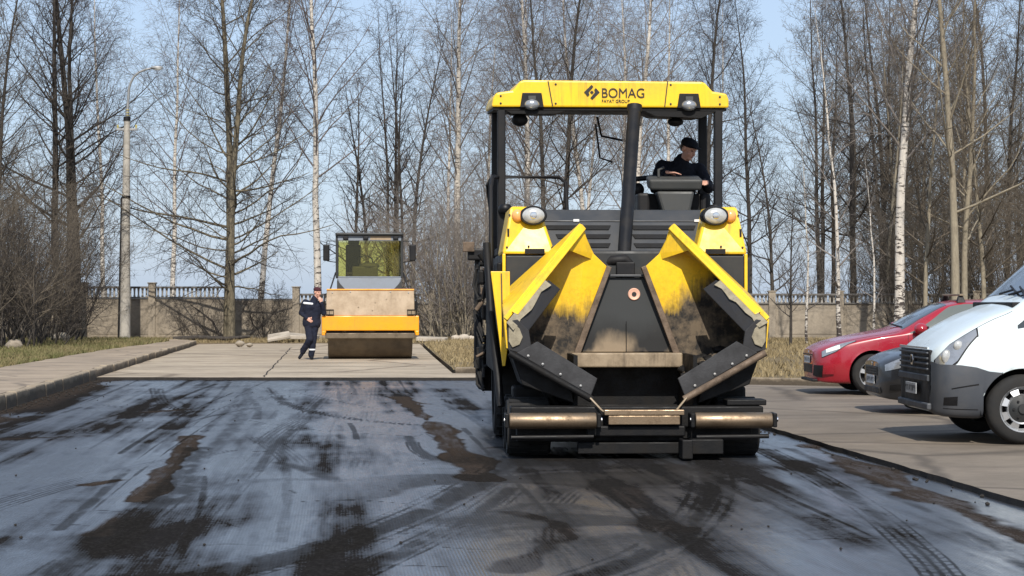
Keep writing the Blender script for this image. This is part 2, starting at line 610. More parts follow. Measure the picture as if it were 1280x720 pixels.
def curve(px):
    p = [ground_at(*q) for q in px]
    out = []
    for i in range(len(p) - 1):
        p0, p1, p2, p3 = p[max(i - 1, 0)], p[i], p[i + 1], p[min(i + 2, len(p) - 1)]
        for k in range(6):
            t = k / 6
            out.append(tuple(0.5 * ((2 * p1[j]) + (-p0[j] + p2[j]) * t + (2 * p0[j] - 5 * p1[j] + 4 * p2[j] - p3[j]) * t * t + (-p0[j] + 3 * p1[j] - 3 * p2[j] + p3[j]) * t ** 3) for j in (0, 1)))
    out.append(p[-1])
    return out


wa = (fbm(A * 0.35 + YY * 0.21, YY * 0.23 - A * 0.3, 51, 3) - 0.5) * 1.6
wb = (fbm(A * 0.31 - YY * 0.2, YY * 0.27 + A * 0.4, 52, 3) - 0.5) * 3.0
streak = fbm(A * 2.2, YY * 0.10, 11, 5)
streak2 = fbm(A * 6.0, YY * 0.16, 12, 4)
cross = fbm((A + wa) * 0.45 + YY * 0.12, (YY + wb) * 0.8 - A * 0.5, 13, 6)
blotch = fbm((A + wa) * 0.6 + YY * 0.06, (YY + wb) * 0.24 - A * 0.15, 14, 6)
fine = fbm(A * 9, YY * 3, 15, 4)
wob = (fbm(A * 1.2, YY * 0.6, 16, 5) - 0.5)


def band(px, w, soft=0.5, rag=0.5):
    d = seg_dist(curve(px)) + wob * w * rag * 2
    return 1 - sstep(w * (1 - soft), w * (1 + soft * 0.4), d)


wet = 0.55 + 0.9 * (streak - 0.5) + 0.5 * (blotch - 0.5) + 0.45 * (cross - 0.5) + 0.35 * (streak2 - 0.5)
wet = sstep(0.14, 0.78, wet)
mud = np.zeros_like(wet)
trk = np.zeros_like(wet)
# brown smears of dry sediment on the tack coat
for px, w, s in [([(243, 545), (222, 572), (196, 603), (168, 626)], 0.32, 0.9), ([(150, 640), (120, 668)], 0.25, 0.5),
                 ([(112, 606), (150, 600)], 0.26, 0.8), ([(185, 515), (230, 512)], 0.30, 0.7),
                 ([(500, 496), (520, 512), (548, 540), (585, 575), (610, 600)], 0.42, 0.95),
                 ([(610, 560), (640, 560), (700, 575)], 0.55, 0.55),
                 ([(0, 549), (110, 545)], 0.35, 0.55), ([(30, 570), (160, 510), (240, 480)], 0.30, 0.35),
                 ([(1010, 556), (1130, 606), (1290, 680)], 0.50, 0.75), ([(640, 640), (700, 660), (640, 712)], 0.35, 0.5),
                 ([(760, 600), (800, 640), (840, 660)], 0.6, 0.5), ([(500, 500), (530, 505)], 0.3, 0.8)]:
    mud = np.maximum(mud, s * band(px, w * 0.50, 0.75, 1.3))
# dark tyre and mud tracks
for px, w, s in [([(640, 575), (612, 595), (560, 625), (500, 652), (410, 684), (330, 703), (240, 725)], 0.30, 0.95),
                 ([(640, 610), (600, 640), (540, 672), (470, 705), (430, 724)], 0.17, 0.75),
                 ([(250, 560), (215, 615), (150, 665), (70, 718)], 0.42, 0.8), ([(255, 610), (330, 600), (450, 600)], 0.35, 0.45),
                 ([(885, 578), (890, 610), (868, 650), (815, 690), (730, 722)], 0.26, 0.95),
                 ([(912, 590), (905, 640), (860, 690), (800, 726)], 0.2, 0.55),
                 ([(700, 560), (740, 600), (790, 640), (830, 690)], 0.12, 0.8), ([(720, 560), (775, 610), (840, 650)], 0.10, 0.7),
                 ([(955, 562), (1010, 590), (1080, 632), (1150, 690), (1180, 722)], 0.16, 0.75),
                 ([(985, 560), (1090, 605), (1200, 660), (1290, 712)], 0.20, 0.6),
                 ([(335, 485), (362, 506), (430, 522), (512, 531)], 0.09, 0.8), ([(352, 487), (440, 505), (520, 520)], 0.05, 0.6),
                 ([(300, 524), (400, 538), (520, 545)], 0.05, 0.6), ([(310, 486), (300, 520), (250, 580)], 0.25, 0.55),
                 ([(378, 627), (440, 625), (530, 631)], 0.035, 1.0), ([(350, 578), (395, 590), (420, 602)], 0.22, 0.6),
                 ([(510, 545), (520, 560), (545, 575)], 0.14, 0.7), ([(620, 500), (625, 560), (625, 600)], 0.35, 0.6),
                 ([(650, 590), (760, 585), (900, 585)], 0.9, 0.75), ([(660, 640), (700, 610), (860, 610)], 0.4, 0.55),
                 ([(1125, 673), (1165, 690)], 0.05, 1.0), ([(0, 535), (60, 516), (130, 482)], 0.35, 0.6), ([(130, 520), (230, 488)], 0.3, 0.45)]:
    trk = np.maximum(trk, s * band(px, w * 0.55, 0.75, 0.9))
for px, hw, pitch, v in [([(640, 575), (612, 595), (560, 625), (500, 652), (410, 684), (330, 703), (240, 725)], 0.27, 0.085, 1.0),
                         ([(640, 610), (600, 640), (540, 672), (470, 705), (430, 724)], 0.15, 0.06, 0.9),
                         ([(885, 578), (890, 610), (868, 650), (815, 690), (730, 722)], 0.25, 0.085, 1.0),
                         ([(700, 560), (740, 600), (790, 640), (830, 690), (850, 724)], 0.16, 0.06, 0.8),
                         ([(640, 590), (650, 640), (700, 690), (760, 724)], 0.15, 0.06, 0.7),
                         ([(955, 562), (1010, 590), (1080, 632), (1150, 690), (1180, 722)], 0.14, 0.06, 0.9),
                         ([(250, 560), (215, 615), (150, 665), (70, 718)], 0.17, 0.07, 0.7),
                         ([(335, 485), (362, 506), (430, 522), (512, 531)], 0.14, 0.07, 0.9),
                         ([(420, 480), (380, 520), (300, 600), (180, 724)], 0.14, 0.06, 0.45),
                         ([(470, 482), (460, 540), (430, 620), (380, 724)], 0.13, 0.06, 0.4),
                         ([(120, 505), (230, 515), (330, 500), (390, 480)], 0.13, 0.07, 0.6)]:
    d, arc, lat = seg_dist(curve(px), 1.0, True)               # tread of a turning wheel: ribs and chevron lugs
    inside = 1 - sstep(hw * 0.85, hw, d)
    rib = sstep(-0.1, 0.5, np.cos(2 * np.pi * lat / pitch + 1.3 * wob))
    lug = sstep(-0.3, 0.4, np.cos(2 * np.pi * (arc + 0.7 * np.abs(lat)) / 0.16))
    worn = sstep(0.36, 0.56, fbm(A * 1.6, YY * 0.7, 41, 4))
    trk = np.maximum(trk, v * inside * np.maximum(rib, 0.7 * lug) * (0.6 + 0.4 * worn))
for k in range(4):                                             # ribbed print of one tyre
    o = k * 5
    trk = np.maximum(trk, 0.9 * band([(188 + o, 486), (192 + o, 498), (205 + o, 509), (232 + o, 514)], 0.022, 0.6, 0.1))
    trk = np.maximum(trk, 0.8 * band([(508 + o, 553), (513 + o, 563), (530 + o, 573)], 0.018, 0.6, 0.1))
rs = np.random.RandomState(3)
for k in range(46):                                            # thin transverse cracks and scraps
    px, py = rs.uniform(0, 1150), rs.uniform(500, 718)
    L = rs.uniform(8, 70) * (py - 377) / 200
    trk = np.maximum(trk, rs.uniform(.4, 1) * band([(px, py), (px + L / 2, py + rs.uniform(-3, 3)), (px + L, py + rs.uniform(-2, 5))], rs.uniform(0.010, 0.03), 0.5, 0.3))
for k in range(60):                                            # long wheel and broom streaks along the road
    x0, y0 = rs.uniform(-6.5, 2.5), rs.uniform(11, 36)
    L = rs.uniform(3, 14)
    bend = rs.normal(0, 0.25)
    p = [(x0 - 0.084 * L * q + bend * q * q, y0 + L * q) for q in (0, .25, .5, .75, 1)]
    d = seg_dist(p) + wob * 0.05
    w = rs.uniform(0.02, 0.09)
    v = rs.uniform(0.25, 0.75) * (1 - sstep(w * .4, w, d))
    trk = np.maximum(trk, v)
for x0, y0, bx in ((-3.8, 12, 1.4), (-1.4, 14, -0.9), (0.2, 11.8, 1.9), (-5.2, 17, 0.6), (1.6, 12.5, -1.2), (-2.6, 22, 0.8)):
    for side in (-0.13, -0.08, -0.03, 0.03, 0.08, 0.13):       # tread ribs of turning wheels
        p = [(x0 + side - 0.5 * q + bx * q * q, y0 + 9 * q) for q in np.linspace(0, 1, 9)]
        d = seg_dist(p)
        trk = np.maximum(trk, 0.75 * (1 - sstep(0.010, 0.024, d)) * sstep(0.25, 0.60, fbm(A * 0.8, YY * 0.25, 31, 3)) * 0.8)
edge_d = np.minimum(XX - left_edge(YY), 1e9)
mud = np.maximum(mud, 0.7 * (1 - sstep(0.1, 0.9, edge_d + wob * 0.9)))
trk = trk * (0.55 + 0.45 * sstep(0.30, 0.55, fine * 0.6 + 0.4 * streak2))
# the strip in front of the paver stays dark and less coated
trk = np.maximum(trk, 0.75 * sstep(0.32, 0.58, cross) * (1 - sstep(0.8, 2.6, np.hypot((XX - 0.4), (YY - 16.5) * 0.35))))
wet = np.clip(wet * (1 - 0.8 * sstep(0.3, 0.6, mud)) * (1 - 0.45 * trk), 0, 1)
wet[YY > 39.2] *= 0.5

V = np.stack([XX, YY, 0.006 * (fine - 0.5) + 0 * XX], -1).reshape(-1, 3)
nr = len(rows)
I = np.arange(nr * NC).reshape(nr, NC)
F = np.stack([I[:-1, :-1], I[:-1, 1:], I[1:, 1:], I[1:, :-1]], -1).reshape(-1, 4)
me = fast_mesh('milled_road', V, F)
for nm, arr in (('wet', wet), ('mud', mud), ('trk', trk)):
    at = me.attributes.new(nm, 'FLOAT', 'POINT')
    at.data.foreach_set('value', arr.astype(np.float32).ravel())

t = NT('milled_asphalt_tack_coat')
c = t.coord()
wv, md, tk = t.attr('wet'), t.attr('mud'), t.attr('trk')
rot = t.mapped(c, (1, 1, 1), (0, 0, -0.084))
g1 = t.n('ShaderNodeTexWave', {'Vector': t.mapped(rot, (1, 0.25, 1)), 'Scale': 15.0, 'Distortion': 0.5, 'Detail': 1.0, 'Detail Scale': 6.0}, wave_type='BANDS', bands_direction='X').outputs[1]
n1 = t.noise(c, 16.0, 6, 0.75)
n2 = t.noise(t.mapped(rot, (1, 0.12, 1)), 9.0, 5, 0.7)
n3 = t.noise(c, 70.0, 3, 0.7)
n4 = t.noise(t.mapped(rot, (1, 0.3, 1)), 0.9, 7, 0.7)
w2 = t.math('ADD', wv, t.math('MULTIPLY', t.math('SUBTRACT', n2, 0.5), 0.55))
w2 = t.math('ADD', w2, t.math('MULTIPLY', t.math('SUBTRACT', n1, 0.5), 0.35))
w2 = t.math('ADD', w2, t.math('ADD', t.math('MULTIPLY', t.math('SUBTRACT', n3, 0.5), 0.30), t.math('MULTIPLY', t.math('SUBTRACT', g1, 0.5), 0.05)))
w2 = t.ramp(w2, 0.14, 0.78)
base = t.mix(t.ramp(n1, 0.3, 0.7), (0.022, 0.024, 0.028), (0.035, 0.038, 0.045))
base = t.mix(t.ramp(w2, 0.0, 0.8), (0.016, 0.015, 0.015), base)
m2 = t.ramp(t.math('ADD', md, t.math('ADD', t.math('MULTIPLY', t.math('SUBTRACT', n1, 0.5), 0.8), t.math('MULTIPLY', t.math('SUBTRACT', n2, 0.5), 0.5))), 0.26, 0.74)
tk = t.ramp(t.math('ADD', tk, t.math('ADD', t.math('MULTIPLY', t.math('SUBTRACT', n1, 0.5), 0.9), t.math('MULTIPLY', t.math('SUBTRACT', n2, 0.5), 0.9))), 0.26, 0.70)
base = t.mix(m2, base, t.mix(t.ramp(n1, 0.35, 0.65), (0.050, 0.038, 0.030), (0.029, 0.023, 0.019)))
base = t.mix(t.math('MULTIPLY', tk, 0.85), base, (0.013, 0.012, 0.011))
w2 = t.math('MULTIPLY', w2, t.math('SUBTRACT', 1.0, t.math('MULTIPLY', tk, 0.7)))
rough = t.ramp(w2, 0, 1, 0.6, 0.30)
st = t.n('ShaderNodeTexVoronoi', {'Vector': c, 'Scale': 55.0}, feature='F1').outputs[1]
stv = t.n('ShaderNodeSeparateXYZ', {0: st}).outputs[0]
base = t.mix(t.ramp(stv, 0.55, 1.0, 0.0, 0.22), base, (0.060, 0.058, 0.056))
base = t.mix(t.ramp(stv, 0.0, 0.35, 0.35, 0.0), base, (0.010, 0.010, 0.011))
spec = t.ramp(w2, 0.05, 1, 0.0, 0.9)
h = t.math('ADD', t.math('ADD', t.math('MULTIPLY', g1, 0.6), t.math('MULTIPLY', stv, 0.5)), t.math('ADD', t.math('MULTIPLY', n1, 0.9), t.math('MULTIPLY', n3, 0.5)))
t.bsdf(Base_Color=base, Roughness=rough, Specular_IOR_Level=spec, Normal=t.bump(h, 0.22, 0.008), Coat_Weight=t.math('MULTIPLY', t.ramp(w2, 0.15, 1.0, 0.0, 1.0), t.math('MULTIPLY', t.ramp(n2, 0.36, 0.62, 0.40, 1.0), t.ramp(n4, 0.35, 0.62, 0.45, 1.0))), Coat_IOR=1.65, Coat_Roughness=0.25, Coat_Normal=t.bump(h, 0.12, 0.006))
M['road'] = t.m
struct(link('road', me, M['road'], None, 179))

# ground sheet to the horizon
b = MB()
b.add([(-3000, -3000, -0.06), (3000, -3000, -0.06), (3000, 4500, -0.06), (-3000, 4500, -0.06)], [(0, 1, 2, 3)])
struct(b.build('ground', M['soil']))


def slab(name, top, z, mats, zb=-0.05, jag=None):
    """pavement body with real broken edges; second material on its sides"""
    n = len(top)
    me = bpy.data.meshes.new(name)
    vs = [(x, y, z) for x, y in top] + [(x, y, zb) for x, y in top]
    fs = [tuple(range(n))] + [(i, n + i, n + (i + 1) % n, (i + 1) % n) for i in range(n)]
    me.from_pydata(vs, [], fs)
    o = link(name, me, mats)
    for p in me.polygons:
        p.material_index = 0 if p.index == 0 else len(mats) - 1
    return struct(o)


def ragged(p0, p1, n, amp, seed):
    rn = random.Random(seed)
    out = []
    dx, dy = p1[0] - p0[0], p1[1] - p0[1]
    L = math.hypot(dx, dy)
    for i in range(n):
        t = i / n
        j = rn.uniform(-amp, amp)
        out.append((p0[0] + dx * t - dy / L * j, p0[1] + dy * t + dx / L * j))
    return out

# concrete pad where the roller waits
pad_right = lambda Y: -1.2 - 0.066 * (Y - 41.5)
top = ragged((left_edge(EDGE_Y) + 0.02, EDGE_Y), (1.75, EDGE_Y - 0.35), 60, 0.05, 1) + [(1.75, EDGE_Y - 0.35), (1.5, 41.2), (-1.2, 42.0), (pad_right(55), 55), (pad_right(71), 71), (-6, 72), (left_edge(72) + 0.02, 71)]
slab('pavement', top, 0.055, [M['pad'], M['brokenedge']])
# parking ground right of the milled strip
e = ragged((right_edge(-25), -25), (right_edge(39.4), 39.4), 260, 0.016, 2)
top = e + [(right_edge(39.4), 39.4), (1.9, 41), (4.0, 36.4), (6.0, 35.4), (40, 33), (60, 33), (60, -25)]
slab('parking_area', top, 0.05, [M['lot'], M['brokenedge']])
# joints of the concrete pad
b = MB()
for y0, j in ((46.6, 0), (57.5, 1)):
    pts = ragged((left_edge(y0) + 0.2, y0), (pad_right(y0) - 0.1, y0 - 0.3), 24, 0.03, 40 + j)
    b.add([(x, y, 0.059) for x, y in pts] + [(x, y + 0.09, 0.059) for x, y in pts], [(i, i + 1, len(pts) + i + 1, len(pts) + i) for i in range(len(pts) - 1)])
pts = ragged((-4.78, EDGE_Y + 0.05), (-7.0, 66), 40, 0.03, 43)
b.add([(x, y, 0.0595) for x, y in pts] + [(x + 0.028, y, 0.0595) for x, y in pts], [(i, i + 1, len(pts) + i + 1, len(pts) + i) for i in range(len(pts) - 1)])
struct(b.build('pavement_joints', M['brokenedge']))

# kerb and footway at the left
def ribbon(name, inner, outer, z0, z1, m, kind='structure', bev=0.0):
    n = len(inner)
    bb = MB()
    vs = [(x, y, z0) for x, y in inner] + [(x, y, z1) for x, y in inner] + [(x, y, z1) for x, y in outer] + [(x, y, z0) for x, y in outer]
    fs = []
    for i in range(n - 1):
        for k in range(3):
            fs.append((k * n + i, k * n + i + 1, (k + 1) * n + i + 1, (k + 1) * n + i))
    fs += [(0, n, 2 * n, 3 * n), (n - 1, 2 * n - 1, 3 * n - 1, 4 * n - 1)]
    bb.add(vs, fs)
    return struct(bb.build(name, m, bevel=bev))

ys = [-25, 0] + list(np.arange(6, 70, 1.0)) + [70.5, 71.2, 71.8, 72.2]
rn = random.Random(8)
inner, outer = [], []
for i, y in enumerate(ys):
    j = rn.uniform(-0.02, 0.02)
    turn = -1.6 * max(0, (y - 69) / 3.2) ** 2
    x = left_edge(y) + j + turn
    inner.append((x, y))
    outer.append((x - 0.17, y))
kb = MB()
for i in range(1, len(ys) - 1):
    (xa, ya), (xb, yb) = inner[i], inner[i + 1]
    j = rn.uniform(-0.012, 0.012)
    zt = 0.205 + rn.uniform(-0.012, 0.012)
    g = 0.012
    if yb - ya > 0.5:
        xb, yb = xb + (xa - xb) * g, yb - g
    kb.hexa([(xa + j, ya, -0.05), (xb + j, yb, -0.05), (xb - 0.17 + j, yb, -0.05), (xa - 0.17 + j, ya, -0.05),
             (xa + j - 0.012, ya, zt), (xb + j - 0.012, yb, zt), (xb - 0.17 + j, yb, zt), (xa - 0.17 + j, ya, zt)])
struct(kb.build('kerb', M['kerb'], bevel=0.022))
walk_out = []
for (x, y) in outer:
    w = np.interp(y, [-25, 20, 40, 56, 66, 72.2], [3.2, 2.6, 1.9, 1.5, 0.9, 0.5])
    walk_out.append((x - 0.004 - w + rn.uniform(-.07, .07), y))
ribbon('footway', [(x - 0.004, y) for x, y in outer], walk_out, -0.05, 0.195, M['walk'])
verge_out = [(-40, y) for x, y in walk_out]
ribbon('verge', walk_out, verge_out, -0.05, 0.185, M['greengrass'])
# grass at the right and in front of the wall
top = [(-1.1, 42.2), (1.6, 41.4), (2.1, 41.2), (4.05, 36.6), (6.0, 35.6), (40, 33.3), (60, 33.3), (60, 95), (-40, 95), (-40, 72.3), (-12, 72.3), (-6, 72.3), (pad_right(71) + 0.1, 71.3), (pad_right(55) + .1, 55)]
slab('grass_verge', top, 0.07, [M['drygrass'], M['soil']])
inner = [(-1.15, 42.1), (1.6, 41.3), (2.05, 41.1), (4.0, 36.5), (6.0, 35.5), (20, 34.4), (40, 33.2)]
ribbon('kerb', inner, [(x + 0.03, y + 0.18) for x, y in inner], -0.05, 0.17, M['kerb'], bev=0.02)


def blades(name, n, area, h, m, seed, zfun, dens=None):
    r = np.random.RandomState(seed)
    X, Y = area(r, n)
    Z = np.full(n, zfun)
    a = r.uniform(0, 6.283, n)
    hh = h * r.uniform(0.4, 1.5, n)
    w = 0.012 + 0.012 * r.rand(n)
    lx, ly = r.normal(0, 0.5, n) * hh, r.normal(0, 0.5, n) * hh
    P0 = np.stack([X - np.cos(a) * w, Y - np.sin(a) * w, Z - 0.01], -1)
    P1 = np.stack([X + np.cos(a) * w, Y + np.sin(a) * w, Z - 0.01], -1)
    P2 = np.stack([X + lx, Y + ly, Z + hh], -1)
    V = np.stack([P0, P1, P2], 1).reshape(-1, 3)
    me = fast_mesh(name, V, np.arange(3 * n).reshape(-1, 3))
    return struct(link(name, me, m), 'stuff')


def verge_area(r, n):
    Y = 36 + 42 * r.rand(n * 3) ** 0.8
    X = r.uniform(-3, 13, n * 3)
    front = np.interp(X, [-3, -1.1, 2.1, 4.1, 6, 20], [60, 42.3, 41.4, 36.8, 35.8, 34.6])
    ok = (Y > front) & (X > pad_right(Y) + 0.15)
    clump = fbm(X * 0.9, Y * 0.5, 77, 4)
    ok &= r.rand(n * 3) < np.clip((clump - 0.3) * 3, 0.08, 1)
    X, Y = X[ok], Y[ok]
    k = np.arange(n) % len(X)
    return X[k] + r.normal(0, .02, n), Y[k]
blades('dry_grass', 42000, verge_area, 0.11, M['straw'], 21, 0.07)


def left_area(r, n):
    Y = 40 + 33 * r.rand(n * 2)
    ins = np.interp(Y, [p[1] for p in walk_out], [p[0] for p in walk_out])
    X = ins - 0.05 - 5.5 * r.rand(n * 2) ** 1.5
    k = np.arange(n)
    return X[k], Y[k]
blades('green_grass', 26000, left_area, 0.09, M['green'], 22, 0.185)


def far_area(r, n):
    return r.uniform(-17, 2, n), r.uniform(72.4, 77.6, n)
blades('wall_foot_grass', 12000, far_area, 0.12, M['straw'], 23, 0.07)
# crumbs of old asphalt lying along the milled edges
b = MB()
rn = random.Random(4)
for k in range(420):
    q = rn.random()
    if q < 0.25:
        y = rn.uniform(9, 39)
        x = right_edge(y) - abs(rn.gauss(0, 0.12)) - 0.02
    elif q < 0.8:
        y = rn.uniform(20, 39)
        x = left_edge(y) + abs(rn.gauss(0, 0.18)) + 0.04
    else:
        y = rn.uniform(9.5, 36)
        x = rn.uniform(left_edge(y) + .2, right_edge(y) - .2)
    s = rn.uniform(0.006, 0.020) if q < 0.8 else rn.uniform(0.004, 0.012)
    b.rock((x, y, 0.004 + s * 0.4), (s, s * rn.uniform(.6, 1.2), s * 0.7), k)
struct(b.build('asphalt_crumbs', M['brokenedge']), 'stuff')

# ------------------------------------------------------------------ concrete wall with balusters
WALL_Y, BAY = 78.0, 2.6
def wall_bay(x0, x1, zp, ztop, label, post=True, zpost=None):
    w = thing('concrete_wall', label, 'wall', (x0, WALL_Y, 0.0), 0, 'bays of the concrete wall')
    L = x1 - x0
    b = MB().box(0.0, L, 0.0, 0.14, 0.0, zp)
    b.box(0.25, L - 0.05, -0.018, 0.0, 0.28, zp - 0.22)
    b.build('wall_panel', M['wall'], w, bevel=0.012)
    if ztop:
        MB().box(-0.02, L + 0.02, -0.05, 0.19, zp + 0.003, zp + 0.06).build('bottom_rail', M['walldark'], w, bevel=0.01)
        MB().box(-0.02, L + 0.02, -0.06, 0.20, ztop - 0.075, ztop).build('coping', M['walldark'], w, bevel=0.012)
        n = int((L - 0.2) / 0.155)
        src = None
        for i in range(n):
            x = 0.14 + (L - 0.28) * (i + 0.5) / n
            if src is None:
                z0, z1 = zp + 0.06, ztop - 0.075
                hh = z1 - z0
                src = MB().lathe([(0.052, 0), (0.046, 0.05 * hh), (0.03, 0.3 * hh), (0.034, 0.6 * hh), (0.046, 0.95 * hh), (0.05, hh)], (0, 0, 0), 'z', 8).build('baluster', M['post'], w, smooth=40)
                src.location = (x, 0.07, z0)
            else:
                c = src.copy()
                COL.objects.link(c)
                c.parent = w
                c.location = (x, 0.07, z0)
    else:
        MB().box(-0.01, L + 0.01, -0.02, 0.16, zp + 0.003, zp + 0.05).build('coping', M['walldark'], w, bevel=0.01)
    if post:
        zt = zpost or ztop + 0.14
        b = MB().box(-0.13, 0.13, -0.10, 0.235, 0.0, zt)
        b.box(-0.16, 0.16, -0.13, 0.265, zt + 0.002, zt + 0.05)
        b.build('post', M['wall'], w, bevel=0.015)
    return w

LZ = [(-95, 'between thicket and frame edge'), (20, 'mostly hidden in the thicket left of the lamp post'), (105, 'left of the lamp post')]
px_of = [-95, 5, 105, 190, 279]
labels = ['tall concrete wall bay with balusters buried in the thicket at the left edge',
          'tall concrete wall bay half hidden behind the double dark trunks',
          'tall concrete wall bay with balusters right behind the concrete lamp post',
          'tall light concrete wall bay with balusters between lamp post and thick trunk']
for i in range(4):
    wall_bay(X_at(px_of[i], WALL_Y), X_at(px_of[i + 1], WALL_Y), 1.62, 2.07, labels[i], True, 2.17)
wall_bay(X_at(279, WALL_Y), X_at(370, WALL_Y), 1.56, None, 'low concrete wall bay without balusters right of the thick trunk', False)
labels = ['concrete wall bay with balusters behind the worker and the roller drum',
          'concrete wall bay completely behind the roller cab',
          'concrete wall bay behind the grey shrubs right of the roller',
          'concrete wall bay behind the left side of the paver',
          'concrete wall bay behind the hopper of the paver',
          'concrete wall bay behind the right side of the paver',
          'concrete wall bay with pale balusters just right of the paver',
          'concrete wall bay with dull balusters above the bonnet of the red car',
          'concrete wall bay behind the roof of the red car',
          'concrete wall bay behind the white van bonnet',
          'concrete wall bay behind the white van windscreen']
x = 370
for i, lb in enumerate(labels):
    wall_bay(X_at(x, WALL_Y), X_at(x + 85, WALL_Y), 1.40, 1.80, lb, True, 2.02 if i == 0 else 1.86)
    x += 85

# ------------------------------------------------------------------ lamp post
lp = thing('lamp_post', 'tall tapered concrete lamp post with curved arm on the left verge', 'lamp post', (-13.95, 75.0, 0.07))
MB().tube([(0, 0, 0), (0.02, 0, 4), (0.06, 0, 8.0)], [0.20, 0.155, 0.11], 14).build('post', M['post'], lp, smooth=60)
MB().tube([(-0.245, 0.02, 0), (-0.13, 0.02, 5.2)], 0.035, 8).build('stay_rod', M['black'], lp, smooth=60)
MB().tube([(0.035, 0, 5.15), (0.036, 0, 5.25)], 0.155, 12).build('band', M['black'], lp, smooth=40)
MB().tube([(0.06, 0, 7.95), (0.06, 0, 8.1)], 0.13, 12).build('band', M['black'], lp, smooth=40)
b = MB().box(-0.32, 0.44, -0.04, 0.04, 7.60, 7.68)
ca = b.build('crossarm', M['lampmetal'], lp, bevel=0.01)
for xx in (-0.27, 0.39):
    MB().lathe([(0.02, 0), (0.045, 0.02), (0.03, 0.06), (0.045, 0.09), (0.02, 0.13)], (xx, 0, 7.68), 'z', 10).build('insulator', M['yellowish'], ca, smooth=50)
arm = [(0.06, 0, 8.0)] + [(0.06 + 0.10 * k / 3, 0, 8.0 + 0.55 * k) for k in (1, 2)]
arm += [(0.18, 0, 9.30), (0.30, 0, 9.54), (0.48, 0, 9.70), (0.72, 0, 9.80), (0.98, 0, 9.86)]
MB().tube(arm, [0.06, 0.05, 0.045, 0.042, 0.04, 0.04, 0.038, 0.036], 10).build('arm', M['lampmetal'], lp, smooth=60)
b = MB()
for i, zz in enumerate((8.12, 8.22, 8.32)):
    b.lathe([(0.03, 0), (0.08, 0.02), (0.03, 0.06)], (0.08, 0, zz), 'z', 12)
b.build('insulator_stack', M['yellowish'], lp, smooth=40)
b = MB().ellipsoid((1.13, 0, 9.87), (0.24, 0.10, 0.07))
h = b.build('lamp_head', M['lampmetal'], lp, smooth=60)
MB().ellipsoid((1.16, 0, 9.83), (0.17, 0.08, 0.055)).build('lens', M['lampglass'], h, smooth=60)

# ------------------------------------------------------------------ trees
def unit(a):
    return a / (np.linalg.norm(a, axis=-1, keepdims=True) + 1e-9)


def grow_level(r, start, d, length, rad, P, noise, trop, tip=0.25):
    """vectorised branches: returns points (N,P,3), radii (N,P)"""
    n = len(start)
    pts = np.zeros((n, P, 3))
    pts[:, 0] = start
    d = unit(d)
    step = (length / (P - 1))[:, None]
    tr = np.zeros((n, 3))
    tr[:, 2] = trop
    for k in range(1, P):
        pts[:, k] = pts[:, k - 1] + d * step
        d = unit(d + r.normal(0, noise, (n, 3)) + tr / (P - 1))
    tt = np.linspace(0, 1, P)[None]
    rr = rad[:, None] * (1 - (1 - tip) * tt)
    return pts, rr


def children(r, pts, rr, per, t0, t1, ang0, ang1, lfun, ratio, rmin, jitter=0.25):
    N, P, _ = pts.shape
    plen = np.linalg.norm(pts[:, -1] - pts[:, 0], axis=1)
    n = N * per
    idx = np.repeat(np.arange(N), per)
    k = np.tile(np.arange(per), N)
    t = t0 + (t1 - t0) * np.clip((k + r.uniform(0, 1, n)) / per, 0, 1)
    f = t * (P - 1)
    i = np.minimum(f.astype(int), P - 2)
    w = (f - i)[:, None]
    p = pts[idx, i] * (1 - w) + pts[idx, i + 1] * w
    tan = unit(pts[idx, i + 1] - pts[idx, i])
    rp = rr[idx, i] * (1 - w[:, 0]) + rr[idx, i + 1] * w[:, 0]
    az = k * 2.399 + r.uniform(-0.7, 0.7, n) + np.repeat(r.uniform(0, 6.28, N), per)
    ref = np.where(np.abs(tan[:, 2:3]) > 0.85, np.array([[1.0, 0, 0]]), np.array([[0, 0, 1.0]]))
    a = unit(np.cross(tan, ref))
    b = np.cross(tan, a)
    ang = np.radians(ang0 + (ang1 - ang0) * t + r.normal(0, 9, n))[:, None]
    side = a * np.cos(az)[:, None] + b * np.sin(az)[:, None]
    d = tan * np.cos(ang) + side * np.sin(ang)
    L = plen[idx] * lfun(t) * r.uniform(1 - jitter * 1.6, 1 + jitter, n)
    rad = np.clip(np.minimum(rp * ratio, L * 0.022), rmin, None)
    return p, d, L, rad


def tubes(levels, sides):
    Vs, Fs, base = [], [], 0
    for (pts, rr), ns in zip(levels, sides):
        N, P, _ = pts.shape
        tan = np.zeros_like(pts)
        tan[:, 1:-1] = pts[:, 2:] - pts[:, :-2]
        tan[:, 0] = pts[:, 1] - pts[:, 0]
        tan[:, -1] = pts[:, -1] - pts[:, -2]
        tan = unit(tan)
        ref = np.zeros_like(tan)
        v0 = np.abs(tan[:, 0, 2]) > 0.8
        ref[:, :, 2] = np.where(v0, 0, 1)[:, None]
        ref[:, :, 0] = np.where(v0, 1, 0)[:, None]
        a = unit(np.cross(tan, ref))
        b = np.cross(tan, a)
        w = 2 * np.pi * np.arange(ns) / ns
        ring = pts[:, :, None] + rr[:, :, None, None] * (a[:, :, None] * np.cos(w)[None, None, :, None] + b[:, :, None] * np.sin(w)[None, None, :, None])
        Vs.append(ring.reshape(-1, 3))
        I = np.arange(N * P * ns).reshape(N, P, ns) + base
        J = np.roll(I, -1, axis=2)
        Fs.append(np.stack([I[:, :-1], J[:, :-1], J[:, 1:], I[:, 1:]], -1).reshape(-1, 4))
        base += N * P * ns
    return np.concatenate(Vs), np.concatenate(Fs)


